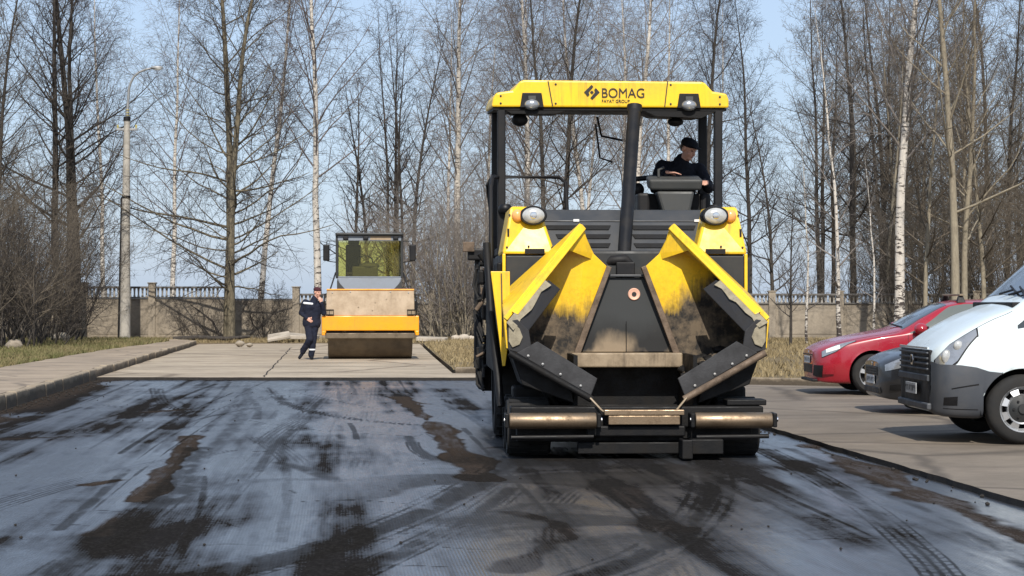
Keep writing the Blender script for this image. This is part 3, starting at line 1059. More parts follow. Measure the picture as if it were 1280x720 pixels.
def tree_mesh(kind, seed, H, stems=1, lean=0.0, r0=None, n1=34, dens=1.0):
    r = np.random.RandomState(seed)
    r0 = r0 or H * 0.012
    st = np.zeros((stems, 3))
    if stems > 1:
        st[:, 0] = np.linspace(-1, 1, stems) * 0.16 * stems ** 0.5 * {'shrub': 2.2, 'lime': 0.35}.get(kind, 1)
        st[:, 1] = r.normal(0, 0.2, stems)
    d = np.zeros((stems, 3))
    d[:, 2] = 1
    spread = {'shrub': 0.34, 'dark': 0.045, 'thin': 0.03, 'lime': 0.012}.get(kind, 0.02)
    d[:, :2] = r.normal(0, spread, (stems, 2)) + st[:, :2] * (0.05 if kind != 'shrub' else 0.4)
    d[:, 0] += lean
    L = H * r.uniform(0.82, 1.0, stems) if stems > 1 else np.array([H])
    rad = r0 * (r.uniform(0.7, 1.0, stems) if stems > 1 else np.ones(1))
    P0 = 16 if kind != 'shrub' else 9
    l0 = grow_level(r, st, d, L, rad, P0, {'shrub': 0.07, 'birch': 0.022}.get(kind, 0.03), 0.12 if kind != 'shrub' else 0.2, 0.06)
    if stems == 1 and kind in ('lime', 'birch', 'dark'):
        l0[1][:, 0] *= 1.28
    if kind == 'lime':
        c1 = children(r, *l0, n1, 0.10, 0.97, 84, 26, lambda t: 0.28 * (1 - 0.70 * t) + 0.03, 0.30, 0.010)
        c1 = (c1[0], c1[1], c1[2] * r.uniform(0.45, 1.25, len(c1[2])), c1[3] * r.uniform(0.7, 1.3, len(c1[3])))
        l1 = grow_level(r, *c1, 9, 0.11, 0.45)
        c2 = children(r, *l1, int(10 * dens), 0.15, 0.98, 58, 40, lambda t: 0.46 * (1 - 0.6 * t), 0.55, 0.008)
        l2 = grow_level(r, *c2, 6, 0.10, 0.25)
        c3 = children(r, *l2, int(7 * dens), 0.15, 1.0, 55, 40, lambda t: 0.55 * (1 - 0.5 * t), 0.6, 0.006)
        l3 = grow_level(r, *c3, 4, 0.12, 0.15)
        c4 = children(r, *l3, 3, 0.2, 1.0, 50, 40, lambda t: 0.6 + 0 * t, 0.7, 0.005)
        l4 = grow_level(r, *c4, 3, 0.12, 0.1)
    elif kind == 'dark':
        c1 = children(r, *l0, n1, 0.22, 0.98, 72, 24, lambda t: 0.24 * (1 - 0.62 * t) + 0.03, 0.38, 0.010)
        c1 = (c1[0], c1[1], c1[2] * r.uniform(0.5, 1.25, len(c1[2])), c1[3])
        l1 = grow_level(r, *c1, 8, 0.09, 0.55)
        c2 = children(r, *l1, int(9 * dens), 0.12, 0.98, 52, 35, lambda t: 0.45 * (1 - 0.55 * t), 0.6, 0.007)
        l2 = grow_level(r, *c2, 5, 0.10, 0.3)
        c3 = children(r, *l2, int(6 * dens), 0.15, 1.0, 50, 40, lambda t: 0.6 * (1 - 0.4 * t), 0.6, 0.006)
        l3 = grow_level(r, *c3, 4, 0.12, 0.2)
        c4 = children(r, *l3, 3, 0.2, 1.0, 50, 40, lambda t: 0.6 + 0 * t, 0.7, 0.005)
        l4 = grow_level(r, *c4, 3, 0.12, 0.1)
    elif kind == 'birch':
        c1 = children(r, *l0, n1, 0.30, 0.98, 48, 22, lambda t: 0.26 * (1 - 0.55 * t) + 0.02, 0.32, 0.009)
        l1 = grow_level(r, *c1, 8, 0.07, 0.10)
        c2 = children(r, *l1, int(9 * dens), 0.15, 1.0, 50, 40, lambda t: 0.46 * (1 - 0.4 * t), 0.55, 0.006)
        l2 = grow_level(r, *c2, 6, 0.10, -0.45)
        c3 = children(r, *l2, int(7 * dens), 0.10, 1.0, 45, 35, lambda t: 0.62 * (1 - 0.3 * t), 0.6, 0.005)
        l3 = grow_level(r, *c3, 5, 0.10, -0.9)
        c4 = children(r, *l3, 4, 0.1, 1.0, 40, 30, lambda t: 0.6 + 0 * t, 0.7, 0.004)
        l4 = grow_level(r, *c4, 3, 0.10, -0.6)
    elif kind == 'thin':
        c1 = children(r, *l0, n1, 0.15, 0.97, 62, 26, lambda t: 0.17 * (1 - 0.5 * t) + 0.02, 0.5, 0.008)
        l1 = grow_level(r, *c1, 7, 0.08, 0.35)
        c2 = children(r, *l1, int(7 * dens), 0.15, 1.0, 50, 40, lambda t: 0.45 * (1 - 0.5 * t), 0.6, 0.006)
        l2 = grow_level(r, *c2, 5, 0.11, 0.2)
        c3 = children(r, *l2, 4, 0.15, 1.0, 50, 40, lambda t: 0.55 * (1 - 0.4 * t), 0.6, 0.005)
        l3 = grow_level(r, *c3, 3, 0.12, 0.1)
        c4 = children(r, *l3, 2, 0.2, 1.0, 45, 40, lambda t: 0.6 + 0 * t, 0.7, 0.004)
        l4 = grow_level(r, *c4, 3, 0.12, 0.1)
    else:
        c1 = children(r, *l0, 9, 0.12, 0.97, 48, 30, lambda t: 0.42 * (1 - 0.45 * t), 0.6, 0.007)
        l1 = grow_level(r, *c1, 6, 0.12, 0.25)
        c2 = children(r, *l1, int(6 * dens), 0.1, 1.0, 50, 40, lambda t: 0.5 * (1 - 0.4 * t), 0.6, 0.005)
        l2 = grow_level(r, *c2, 4, 0.14, 0.15)
        c3 = children(r, *l2, int(5 * dens), 0.1, 1.0, 50, 40, lambda t: 0.6 + 0 * t, 0.6, 0.004)
        l3 = grow_level(r, *c3, 3, 0.14, 0.1)
        l4 = None
    trunk = [l0] if kind in ('birch', 'thin', 'shrub') else [l0, l1]
    ts = [10 if kind != 'shrub' else 5] if len(trunk) == 1 else [10, 5]
    crown = ([] if len(trunk) == 2 else [l1]) + [l2, l3] + ([l4] if l4 is not None else [])
    cs = [5, 3, 3, 3][:len(crown)] if len(trunk) == 1 else [3, 3, 3][:len(crown)]
    a = fast_mesh('trunk', *tubes(trunk, ts))
    b = fast_mesh('crown', *tubes(crown, cs))
    return a, b


BANK = {}
def tree_kind(key, *args, tm='bark', cm='twig', **kw):
    BANK[key] = (tree_mesh(*args, **kw), tm, cm)
    a, b = BANK[key][0]
    for me, m in ((a, M[tm]), (b, M[cm])):
        me.materials.append(m)
        me.polygons.foreach_set('use_smooth', [True] * len(me.polygons))
        me.update()


tree_kind('lime', 'lime', 101, 20.0, stems=2, tm='barkbig', cm='twig', r0=0.205, n1=56)
tree_kind('double', 'dark', 102, 19.0, stems=3, tm='bark', cm='twig', r0=0.21, n1=30)
tree_kind('dark1', 'dark', 103, 18.0, tm='bark', cm='twig', r0=0.15, n1=38)
tree_kind('dark2', 'dark', 104, 17.0, stems=2, tm='bark', cm='twigbrown', r0=0.15, n1=34)
tree_kind('birch1', 'birch', 105, 21.0, tm='birch', cm='twigbirch', r0=0.17, n1=38)
tree_kind('birch2', 'birch', 106, 19.0, tm='birch', cm='twigbirch', r0=0.14, n1=34, lean=0.04)
tree_kind('birch3', 'birch', 107, 21.0, tm='birch', cm='twigpale', r0=0.20, n1=40)
tree_kind('thin1', 'thin', 108, 11.0, tm='bark', cm='twig', r0=0.10, n1=34)
tree_kind('clump', 'thin', 109, 14.5, stems=4, tm='bark', cm='twig', r0=0.13, n1=30)
tree_kind('sapling', 'thin', 110, 11.5, tm='birch', cm='twigpale', r0=0.085, n1=20, lean=-0.085)
tree_kind('pole', 'dark', 111, 19.0, tm='barkgrey', cm='twigbrown', r0=0.16, n1=26)
tree_kind('wood1', 'dark', 112, 17.0, tm='bark', cm='twigbrown', r0=0.12, n1=42, dens=1.15)
tree_kind('wood2', 'thin', 113, 15.0, tm='barkgrey', cm='twigbrown', r0=0.10, n1=46, dens=1.3)
tree_kind('shrub1', 'shrub', 114, 4.6, stems=13, tm='bark', cm='twigbrown', r0=0.035)
tree_kind('shrub2', 'shrub', 115, 5.6, stems=12, tm='barkgrey', cm='twigpale', r0=0.04)
tree_kind('shrub3', 'shrub', 116, 3.4, stems=12, tm='bark', cm='twig', r0=0.03, dens=1.2)


def plant(key, px, Y, rot, label, name='tree', cat='tree', group=None, s=1.0, z=0.05, sz=None):
    (a, b), tm, cm = BANK[key]
    t = thing(name, label, cat, (X_at(px, Y), Y, z), R(rot), group)
    t.scale = (s, s, sz or s)
    for nm, me in (('trunk' if name != 'shrub' else 'stem', a), ('crown', b)):
        o = bpy.data.objects.new(nm, me)
        COL.objects.link(o)
        o.parent = t
    return t

plant('lime', 285, 74.5, 0, 'thick-trunked bare tree with long level branches before the wall, left of the worker', s=1.0)
plant('double', 88, 76.3, 10, 'tall dark bare tree with close upright trunks left of the lamp post')
plant('dark2', -20, 70, 40, 'dark bare tree leaning out of the thicket at the left edge', s=0.85)
plant('dark1', -45, 74, 200, 'dark bare tree reaching into the picture at its upper left corner', s=0.9)
plant('birch1', 398, 84, 0, 'slim birch with white speckled trunk rising behind the worker', name='birch_tree')
plant('birch2', 322, 87, 30, 'pale leaning birch half hidden behind the thick-trunked tree', name='birch_tree')
plant('thin1', 444, 88, 0, 'short slender dark tree above the left edge of the roller cab', s=1.05)
plant('thin1', 461, 90, 130, 'short slender dark tree just right of its twin above the roller cab', s=1.05)
plant('clump', 494, 88, 0, 'close clump of straight dark stems above the roller cab', s=0.98)
plant('thin1', 514, 87, 250, 'straight thin dark tree on the right side of the dark clump', s=1.18)
plant('birch3', 573, 94, 15, 'pale birch with drooping twigs between roller and paver', name='birch_tree')
plant('birch1', 655, 93, 70, 'birch with a white trunk left of the double dark tree, behind the paver roof', name='birch_tree')
plant('dark2', 692, 86, 20, 'dark tree with two trunks seen through the paver cab, left of the exhaust', s=1.1)
plant('birch3', 790, 97, 120, 'pale birch behind the exhaust pipe of the paver', name='birch_tree')
plant('birch2', 742, 104, 200, 'birch standing far behind the logo of the paver roof', name='birch_tree', s=1.1)
plant('dark1', 880, 90, 100, 'dark tree with rising branches behind the seated operator', s=1.05)
plant('dark1', 940, 95, 320, 'bare dark tree just right of the paver roof', s=0.9)
plant('thin1', 967, 84, 60, 'short thin dark stem right of the paver and left of the leaning birch', s=0.95)
plant('thin1', 988, 66, 190, 'thin dark sapling growing in the dry grass left of the red car', s=0.5)
plant('sapling', 1050, 70, 0, 'thin white birch leaning left over the bonnet of the red car', name='birch_tree')
plant('sapling', 1093, 69, 20, 'short thin white birch leaning left above the windscreen of the red car', name='birch_tree', s=0.55)
plant('sapling', 1008, 71, 40, 'very thin white birch stem rising beside the nose of the red car', name='birch_tree', s=0.6)
plant('dark1', 1066, 84, 230, 'dark upright tree between the leaning birch and the thick birch', s=1.0)
plant('birch3', 1124, 72, 60, 'thick white birch with black marks behind the red car roof', name='birch_tree', s=0.97)
plant('pole', 1197, 70, 0, 'smooth grey-brown pole-straight tree above the red car, left of the van windscreen')
plant('pole', 1206, 74, 90, 'thinner grey-brown tree standing close beside the pole-straight tree', s=0.8)
plant('wood2', 1157, 73, 0, 'thin pale stem between the thick birch and the pole-straight tree', s=0.9)
plant('wood2', 1230, 76, 140, 'thin pale stem above the white van windscreen')
rn = random.Random(77)
for i in range(27):                                            # the crowded wood at the right
    Y = rn.uniform(82, 135)
    px = rn.uniform(1085, 1345) if i % 5 else rn.uniform(1020, 1150)
    plant(['wood1', 'wood2', 'dark2', 'wood1'][i % 4], px, Y, rn.uniform(0, 360), 'bare brown tree in the crowded wood behind the parked cars', group='trees of the crowded wood', s=rn.uniform(0.85, 1.15))
for i in range(7):                                             # thin row far behind the wall
    px = 560 + i * 55 + rn.uniform(-10, 10)
    plant(['birch2', 'birch3', 'birch1'][i % 3], px, rn.uniform(108, 135), rn.uniform(0, 360), 'bare tree in the far row behind the paver', group='trees of the far row', s=rn.uniform(0.85, 1.1))
for i in range(7):
    if i in (0, 3, 4):
        continue
    px = [30, -20, -70, 60, -45, 130, 215][i]
    plant(['dark2', 'wood1', 'dark1', 'wood2', 'wood1', 'birch2', 'birch1'][i], px, [80, 76, 90, 96, 70, 108, 116][i], rn.uniform(0, 360), 'bare tree standing behind the left thicket and wall', group='trees behind the left thicket', s=rn.uniform(0.8, 1.0))
for i, (px, Y, k, s) in enumerate([(-15, 58, 'shrub1', 1.0), (18, 60, 'shrub3', 1.15), (38, 62, 'shrub1', .95), (66, 66, 'shrub3', 1.1), (-40, 62, 'shrub1', 1.2), (8, 66, 'shrub1', 1.15),
                                   (30, 72, 'shrub1', 1.1), (-8, 70, 'shrub3', 1.6), (40, 74, 'shrub1', 1.1)]):
    plant(k, px, Y, i * 77, 'leafless dark shrub in the thicket on the left verge', 'shrub', 'shrub', 'shrubs of the left thicket', s=s, z=0.18)
for i, (px, Y, s) in enumerate([(548, 76.3, .95), (575, 76.8, 1.05), (597, 76.0, .95), (533, 79.5, 1.0), (612, 80, 1.1), (560, 80, 1.15), (590, 81, 1.2)]):
    plant('shrub2', px, Y, i * 67, 'pale grey leafless shrub between the roller and the paver', 'shrub', 'shrub', 'grey shrubs by the wall', s=s)
for i, (px, Y, s) in enumerate([(1020, 79.6, .9), (1100, 80, .9), (1140, 77, .9), (1170, 80, 1.1), (1210, 79, 1.2), (1250, 80, 1.2), (1285, 78, 1.3), (1180, 88, 1.4), (1250, 88, 1.5)]):
    plant('shrub1', px, Y, i * 57, 'brown leafless shrub by the wall behind the parked cars', 'shrub', 'shrub', 'brown shrubs behind the cars', s=s)
for i, (px, Y, s) in enumerate([(250, 76, .45), (335, 76.8, .6)]):
    plant('shrub3', px, Y, i * 57, 'low bare shrub at the foot of the wall near the thick trunk', 'shrub', 'shrub', 'low shrubs by the thick trunk', s=s)

# rubble and fallen wood by the wall
o = MB().plate([(0, 0, 0), (1.05, 0.1, 0.02), (1.2, 0.7, 0.0), (0.1, 0.8, 0.02)], (0, 0, 0.13)).build('concrete_slab', M['slab'], bevel=0.02)
o.location = (-7.95, 72.9, 0.19); o.rotation_euler = (0.1, 0.06, 0.1)
tag(o, 'pale broken concrete slab lying on rubble left of the worker', 'slab')
o = MB().plate([(0, 0, 0), (1.0, 0.0, 0.0), (1.1, 0.6, 0.0), (0.05, 0.7, 0.0)], (0, 0, 0.14)).build('concrete_slab', M['slab'], bevel=0.02)
o.location = (-3.35, 72.6, 0.12); o.rotation_euler = (0.05, 0.04, 0.0)
tag(o, 'pale concrete slab lying in the grass right behind the roller drum', 'slab')
o = MB().plate([(0, 0, 0), (0.8, -0.1, 0.0), (0.9, 0.5, 0.0), (0.15, 0.6, 0.0)], (0, 0, 0.10)).build('concrete_slab', M['slab'], bevel=0.02)
o.location = (-8.5, 72.4, 0.08); o.rotation_euler = (0.25, -0.2, 0.3)
tag(o, 'tilted broken concrete slab in the grass under the larger pale slab', 'slab')
for i, (px, py, s, lb) in enumerate([(300, 429, .16, 'pale lump of rubble at the foot of the thick trunk'), (312, 430, .11, 'small pale stone right of the rubble lump by the trunk'),
                                     (18, 437, .26, 'pale stone under the dark thicket at the left edge'), (76, 427, .30, 'pale stone at the foot of the tall double-trunk tree'),
                                     (570, 421, .20, 'left stone of the pale heap under the grey shrubs'), (580, 420, .24, 'middle stone of the pale heap under the grey shrubs'), (589, 422, .18, 'right stone of the pale heap under the grey shrubs')]):
    x, y = ground_at(px, py + 3, 0.1)
    y = min(y, 74.5)
    o = MB().rock((0, 0, s * .4), (s, s * .8, s * .6), 60 + i).build('stone', M['slab' if px > 500 else 'wall'], smooth=50)
    o.location = (X_at(px, y), y, 0.1 if px > 200 else 0.18)
    tag(o, lb, 'stone')
o = MB().tube([(-1.3, 0, 0.1), (-0.4, 0.1, 0.16), (0.6, 0, 0.12), (1.4, 0.1, 0.2)], [0.09, 0.08, 0.07, 0.05], 8).build('fallen_log', M['bark'], smooth=60)
o.location = (-10.6, 73.0, 0.08)
tag(o, 'dark fallen log lying left of the thick trunk', 'log')
rn = random.Random(12)
bt = thing('fallen_branch', 'bare broken branch leaning on the wall left of the thick trunk', 'branch', (-11.3, 76.6, 0.07))
b = MB().tube([(0.6, 0.2, 0.0), (0.2, 0.5, 0.7), (-0.5, 0.9, 1.2)], [0.05, 0.04, 0.02], 6)
for k in range(14):
    t_ = rn.uniform(0.1, 1)
    p = Vector((0.6 - 1.1 * t_, 0.2 + 0.7 * t_, 1.2 * t_))
    b.tube([p, p + Vector((rn.uniform(-.5, .3), -.05, rn.uniform(0, .5)))], [0.014, 0.006], 4)
b.build('limb', M['bark'], bt, smooth=60)

# ------------------------------------------------------------------ asphalt paver (local: x right, y away from the camera, z up)
def soot_mat():
    """yellow sheet whose lower part is caked with burnt asphalt along a ragged line"""
    t = NT('sooty_hopper_paint')
    c = t.coord()
    z = t.n('ShaderNodeSeparateXYZ', {0: c}).outputs[2]
    n1 = t.noise(t.mapped(c, (1, 1, 0.5)), 3.0, 6, 0.65)
    n2 = t.noise(t.mapped(c, (14, 14, 1.6)), 2.0, 5, 0.7)
    sx = t.n('ShaderNodeSeparateXYZ', {0: c}).outputs[0]
    z = t.math('SUBTRACT', z, t.math('MULTIPLY', t.ramp(sx, 0.45, 1.25, 0.0, 0.8), 0.75))
    edge = t.math('ADD', z, t.math('ADD', t.math('MULTIPLY', t.math('SUBTRACT', n1, 0.5), 0.70), t.math('MULTIPLY', t.math('SUBTRACT', n2, 0.5), 0.28)))
    f = t.ramp(edge, 1.34, 1.56)
    n3 = t.noise(c, 5.0, 6, 0.7)
    crust = t.mix(t.ramp(n3, 0.42, 0.60), (0.012, 0.010, 0.008), (0.120, 0.088, 0.055))
    crust = t.mix(t.ramp(n2, 0.60, 0.72, 0, 0.8), crust, (0.22, 0.165, 0.10))
    yel = t.mix(t.ramp(n1, 0.40, 0.75, 0, 0.35), (0.86, 0.53, 0.012), (0.40, 0.20, 0.02))
    n4 = t.noise(c, 22.0, 4, 0.7)
    sp = t.math('MULTIPLY', t.ramp(edge, 1.45, 2.0, 0.35, 0.0), t.ramp(n4, 0.46, 0.72))
    yel = t.mix(sp, yel, (0.05, 0.032, 0.012))
    base = t.mix(f, crust, yel)
    t.bsdf(Base_Color=base, Roughness=t.ramp(f, 0, 1, 0.75, 0.36), Normal=t.bump(n3, 0.35, 0.02))
    return t.m
M['sooty'] = soot_mat()


def streaky(name, a, b, c3):
    t = NT(name)
    c = t.coord()
    n1 = t.noise(t.mapped(c, (7, 7, 0.8)), 1.6, 6, 0.7)
    n2 = t.noise(c, 3.0, 6, 0.65)
    base = t.mix(t.ramp(n2, 0.40, 0.62), a, b)
    base = t.mix(t.ramp(n1, 0.52, 0.70, 0, 0.9), base, c3)
    t.bsdf(Base_Color=base, Roughness=0.6, Metallic=0.15, Normal=t.bump(n2, 0.3, 0.02))
    return t.m
M['scraped'] = streaky('scraped_hopper_floor', (0.022, 0.018, 0.014), (0.10, 0.073, 0.045), (0.30, 0.235, 0.15))


def front_panel_mat():
    t = NT('sooty_front_panel')
    c = t.coord()
    z = t.n('ShaderNodeSeparateXYZ', {0: c}).outputs[2]
    n1 = t.noise(t.mapped(c, (1, 1, 0.5)), 3.2, 6, 0.65)
    e = t.math('ADD', z, t.math('MULTIPLY', t.math('SUBTRACT', n1, 0.5), 0.35))
    base = t.mix(t.ramp(e, 1.12, 1.38), (0.006, 0.0055, 0.005), (0.024, 0.026, 0.026))
    n2 = t.noise(t.mapped(c, (1.3, 1, 1)), 2.6, 3, 0.5)
    f = t.math('MULTIPLY', t.ramp(e, 1.06, 1.22, 1.0, 0.0), t.ramp(n2, 0.40, 0.55))
    base = t.mix(f, base, (0.22, 0.165, 0.105))
    t.bsdf(Base_Color=base, Roughness=0.55, Specular_IOR_Level=0.3, Normal=t.bump(n1, 0.1, 0.02))
    return t.m
M['frontpanel'] = front_panel_mat()

PV = thing('asphalt_paver', 'big yellow and black asphalt paver with raised hopper wings on the wet road', 'paver', (1.212, 19.7, 0.0), R(2.6))

# chassis and drive
b = MB().box(-0.62, 0.62, 1.55, 5.2, 0.28, 1.3)
b.box(-1.0, 1.0, 1.75, 2.0, 0.35, 1.5)
b.build('chassis', M['tar'], PV, bevel=0.02)
b = MB().box(-1.22, 1.22, 1.46, 4.9, 1.2, 2.02)
b.build('engine_body', M['anth'], PV, bevel=0.03)
# yellow corner shoulders with dark insets
for s in (-1, 1):
    b = MB()
    o_, i_ = 1.25 * s, 0.76 * s
    b.hexa([(o_, 1.40, 1.98), (i_ * 0.93, 1.40, 1.98), (i_ * 0.93, 2.3, 1.98), (o_, 2.6, 1.98),
            (1.16 * s, 1.52, 2.47), (0.86 * s, 1.62, 2.47), (0.86 * s, 2.3, 2.47), (1.16 * s, 2.6, 2.47)])
    sh = b.build('shoulder_cover', M['yellow'], PV, bevel=0.03)
    MB().box(min(o_ * 0.998, 1.215 * s), max(o_ * 0.998, 1.215 * s), 1.385, 1.45, 1.50, 1.985).build('corner_strip', M['yellow'], PV, bevel=0.008)
    MB().box(min(s * 0.70, s * 1.213), max(s * 0.70, s * 1.213), 1.39, 1.47, 1.20, 1.965).build('side_panel', M['anth'], PV, bevel=0.012)
    # notch under the shoulder
    MB().box(min(s * 0.82, s * 1.02), max(s * 0.82, s * 1.02), 1.375, 1.41, 1.985, 2.035).build('grab_recess', M['black'], PV)
    # headlight
    hl = MB().lathe([(0.0, -0.02), (0.125, -0.02), (0.135, 0.0), (0.135, 0.16)], (0, 0, 0), 'y', 28)
    for i, p in enumerate(hl.v):
        hl.v[i] = (p[0] * 1.04 + 0.93 * s, p[1] + 1.47, p[2] * 0.74 + 2.375)
    h = hl.build('headlight', M['black'], PV, smooth=40)
    le = MB().lathe([(0.0, -0.05), (0.05, -0.046), (0.085, -0.038), (0.108, -0.02)], (0, 0, 0), 'y', 28)
    for i, p in enumerate(le.v):
        le.v[i] = (p[0] * 1.04 + 0.93 * s, p[1] + 1.468, p[2] * 0.74 + 2.375)
    le.build('lens', M['headlens'], h, smooth=60)
    b = MB().lathe([(0.0, -0.055), (0.03, -0.053), (0.035, -0.046)], (0.93 * s, 1.465, 2.375), 'y', 16)
    b.build('bulb_reflector', M['chrome'], h, smooth=50)
    b = MB().ellipsoid((1.09 * s, 1.50, 2.375), (0.06, 0.05, 0.065))
    b.build('turn_signal', M['amber'], PV, smooth=60)
    for k, (bx, bz) in enumerate(((1.20, 2.05), (0.74, 2.05), (1.17, 2.38), (0.98, 2.06))):
        MB().lathe([(0, -.006), (0.010, -.005), (0.012, 0.004)], (bx * s, 1.395 + (bz - 1.98) * 0.245, bz), 'y', 8).build('panel_screw', M['anth'], sh)
    MB().box(min(s * 1.195, s * 1.175), max(s * 1.195, s * 1.175), 1.44, 1.47, 2.16, 2.24).build('latch', M['black'], PV)

# sloping hood with louvres
def hood_pt(u, w):
    """u -1..1 across, w 0..1 upward"""
    hx = 0.60 + (0.95 - 0.60) * w
    return Vector((u * hx, 1.44 + 0.46 * w, 1.72 + 0.61 * w))
b = MB()
b.plate([hood_pt(-1, 0), hood_pt(1, 0), hood_pt(1, 1), hood_pt(-1, 1)], (0, 0.10, -0.02))
hood = b.build('engine_hood', M['anth2'], PV, bevel=0.012)
b = MB()
b.hexa([(-0.95, 1.905, 2.332), (0.95, 1.905, 2.332), (0.95, 3.0, 2.30), (-0.95, 3.0, 2.30), (-0.93, 2.04, 2.46), (0.93, 2.04, 2.46), (0.93, 3.0, 2.47), (-0.93, 3.0, 2.47)])
b.build('hood_top', M['anth2'], PV, bevel=0.015)
for i in range(5):
    w = 0.93 - 0.155 * i
    for s in (-1, 1):
        x0, x1 = 0.10 + 0.05 * (1 - w), 0.80 - 0.16 * i * 0.62 - 0.02
        hx = 0.60 + 0.35 * w
        p = [hood_pt(s * x0 / hx, w), hood_pt(s * x1 / hx, w), hood_pt(s * x1 / hx, w - 0.075), hood_pt(s * (x0 + .03) / hx, w - 0.075)]
        MB().plate(p, (0, -0.012, 0.004)).build('louvre', M['tar'], hood)
for x in (-0.46, 0.08, 0.80):
    MB().box(x - 0.03, x + 0.03, 1.885, 1.91, 2.33, 2.355).build('hood_marker', M['white'], hood)

# exhaust pipe
ex = MB().tube([(0.0, 1.50, 1.93), (0.02, 1.62, 2.1), (0.245, 2.84, 3.58)], [0.062, 0.068, 0.072], 18)
pipe = ex.build('exhaust_pipe', M['black'], PV, smooth=60)
MB().tube([(0.243, 2.83, 3.55), (0.247, 2.85, 3.63)], 0.082, 18).build('rain_cap', M['black'], pipe, smooth=60)
MB().tube([(-0.24, 1.56, 1.86), (-0.12, 1.48, 1.92), (0.0, 1.47, 1.93), (0.06, 1.5, 1.88)], 0.055, 12).build('exhaust_elbow', M['black'], pipe, smooth=60)
MB().box(-0.09, 0.10, 1.40, 1.50, 1.77, 1.90).build('pipe_bracket', M['black'], pipe, bevel=0.01)

# hopper back: tapered front panel with the round badge, lip and dark feed opening
b = MB().plate([(-0.55, 1.30, 0.99), (0.55, 1.30, 0.99), (0.19, 1.38, 1.745), (-0.19, 1.38, 1.745)], (0, 0.07, 0))
fp = b.build('front_panel', M['frontpanel'], PV, bevel=0.008)
MB().box(-0.20, 0.20, 1.34, 1.40, 1.748, 1.775).build('panel_cap', M['anth2'], fp, bevel=0.008)
bd = MB().lathe([(0.024, -0.006), (0.055, -0.012), (0.062, -0.006), (0.062, 0.03)], (0.085, 1.352, 1.575), 'y', 24)
bd = bd.build('badge', M['copper'], fp, smooth=40)
MB().lathe([(0.0, -0.010), (0.024, -0.010), (0.024, 0.02)], (0.085, 1.350, 1.575), 'y', 16).build('badge_centre', M['letter'], bd)
MB().box(-0.0035, 0.0035, 1.288, 1.30, 0.99, 1.30).build('panel_seam', M['tar'], fp)
MB().box(-0.56, 0.56, 1.20, 1.36, 0.84, 0.985).build('scraper_lip', M['tan'], PV, bevel=0.015)
b = MB()
b.box(-0.60, -0.56, 0.40, 2.2, 0.33, 0.98)
b.box(0.56, 0.60, 0.40, 2.2, 0.33, 0.98)
b.box(-0.6, 0.6, 2.2, 2.25, 0.33, 0.9)
b.build('feed_tunnel', M['tar'], PV)
cv = MB().box(-0.55, 0.55, 0.30, 2.2, 0.36, 0.42).build('conveyor_floor', M['tan'], PV, bevel=0.01)
for y in (0.5, 0.8, 1.1, 1.4, 1.7):
    MB().box(-0.53, 0.53, y, y + 0.05, 0.425, 0.455).build('slat_bar', M['tar'], cv, bevel=0.006)

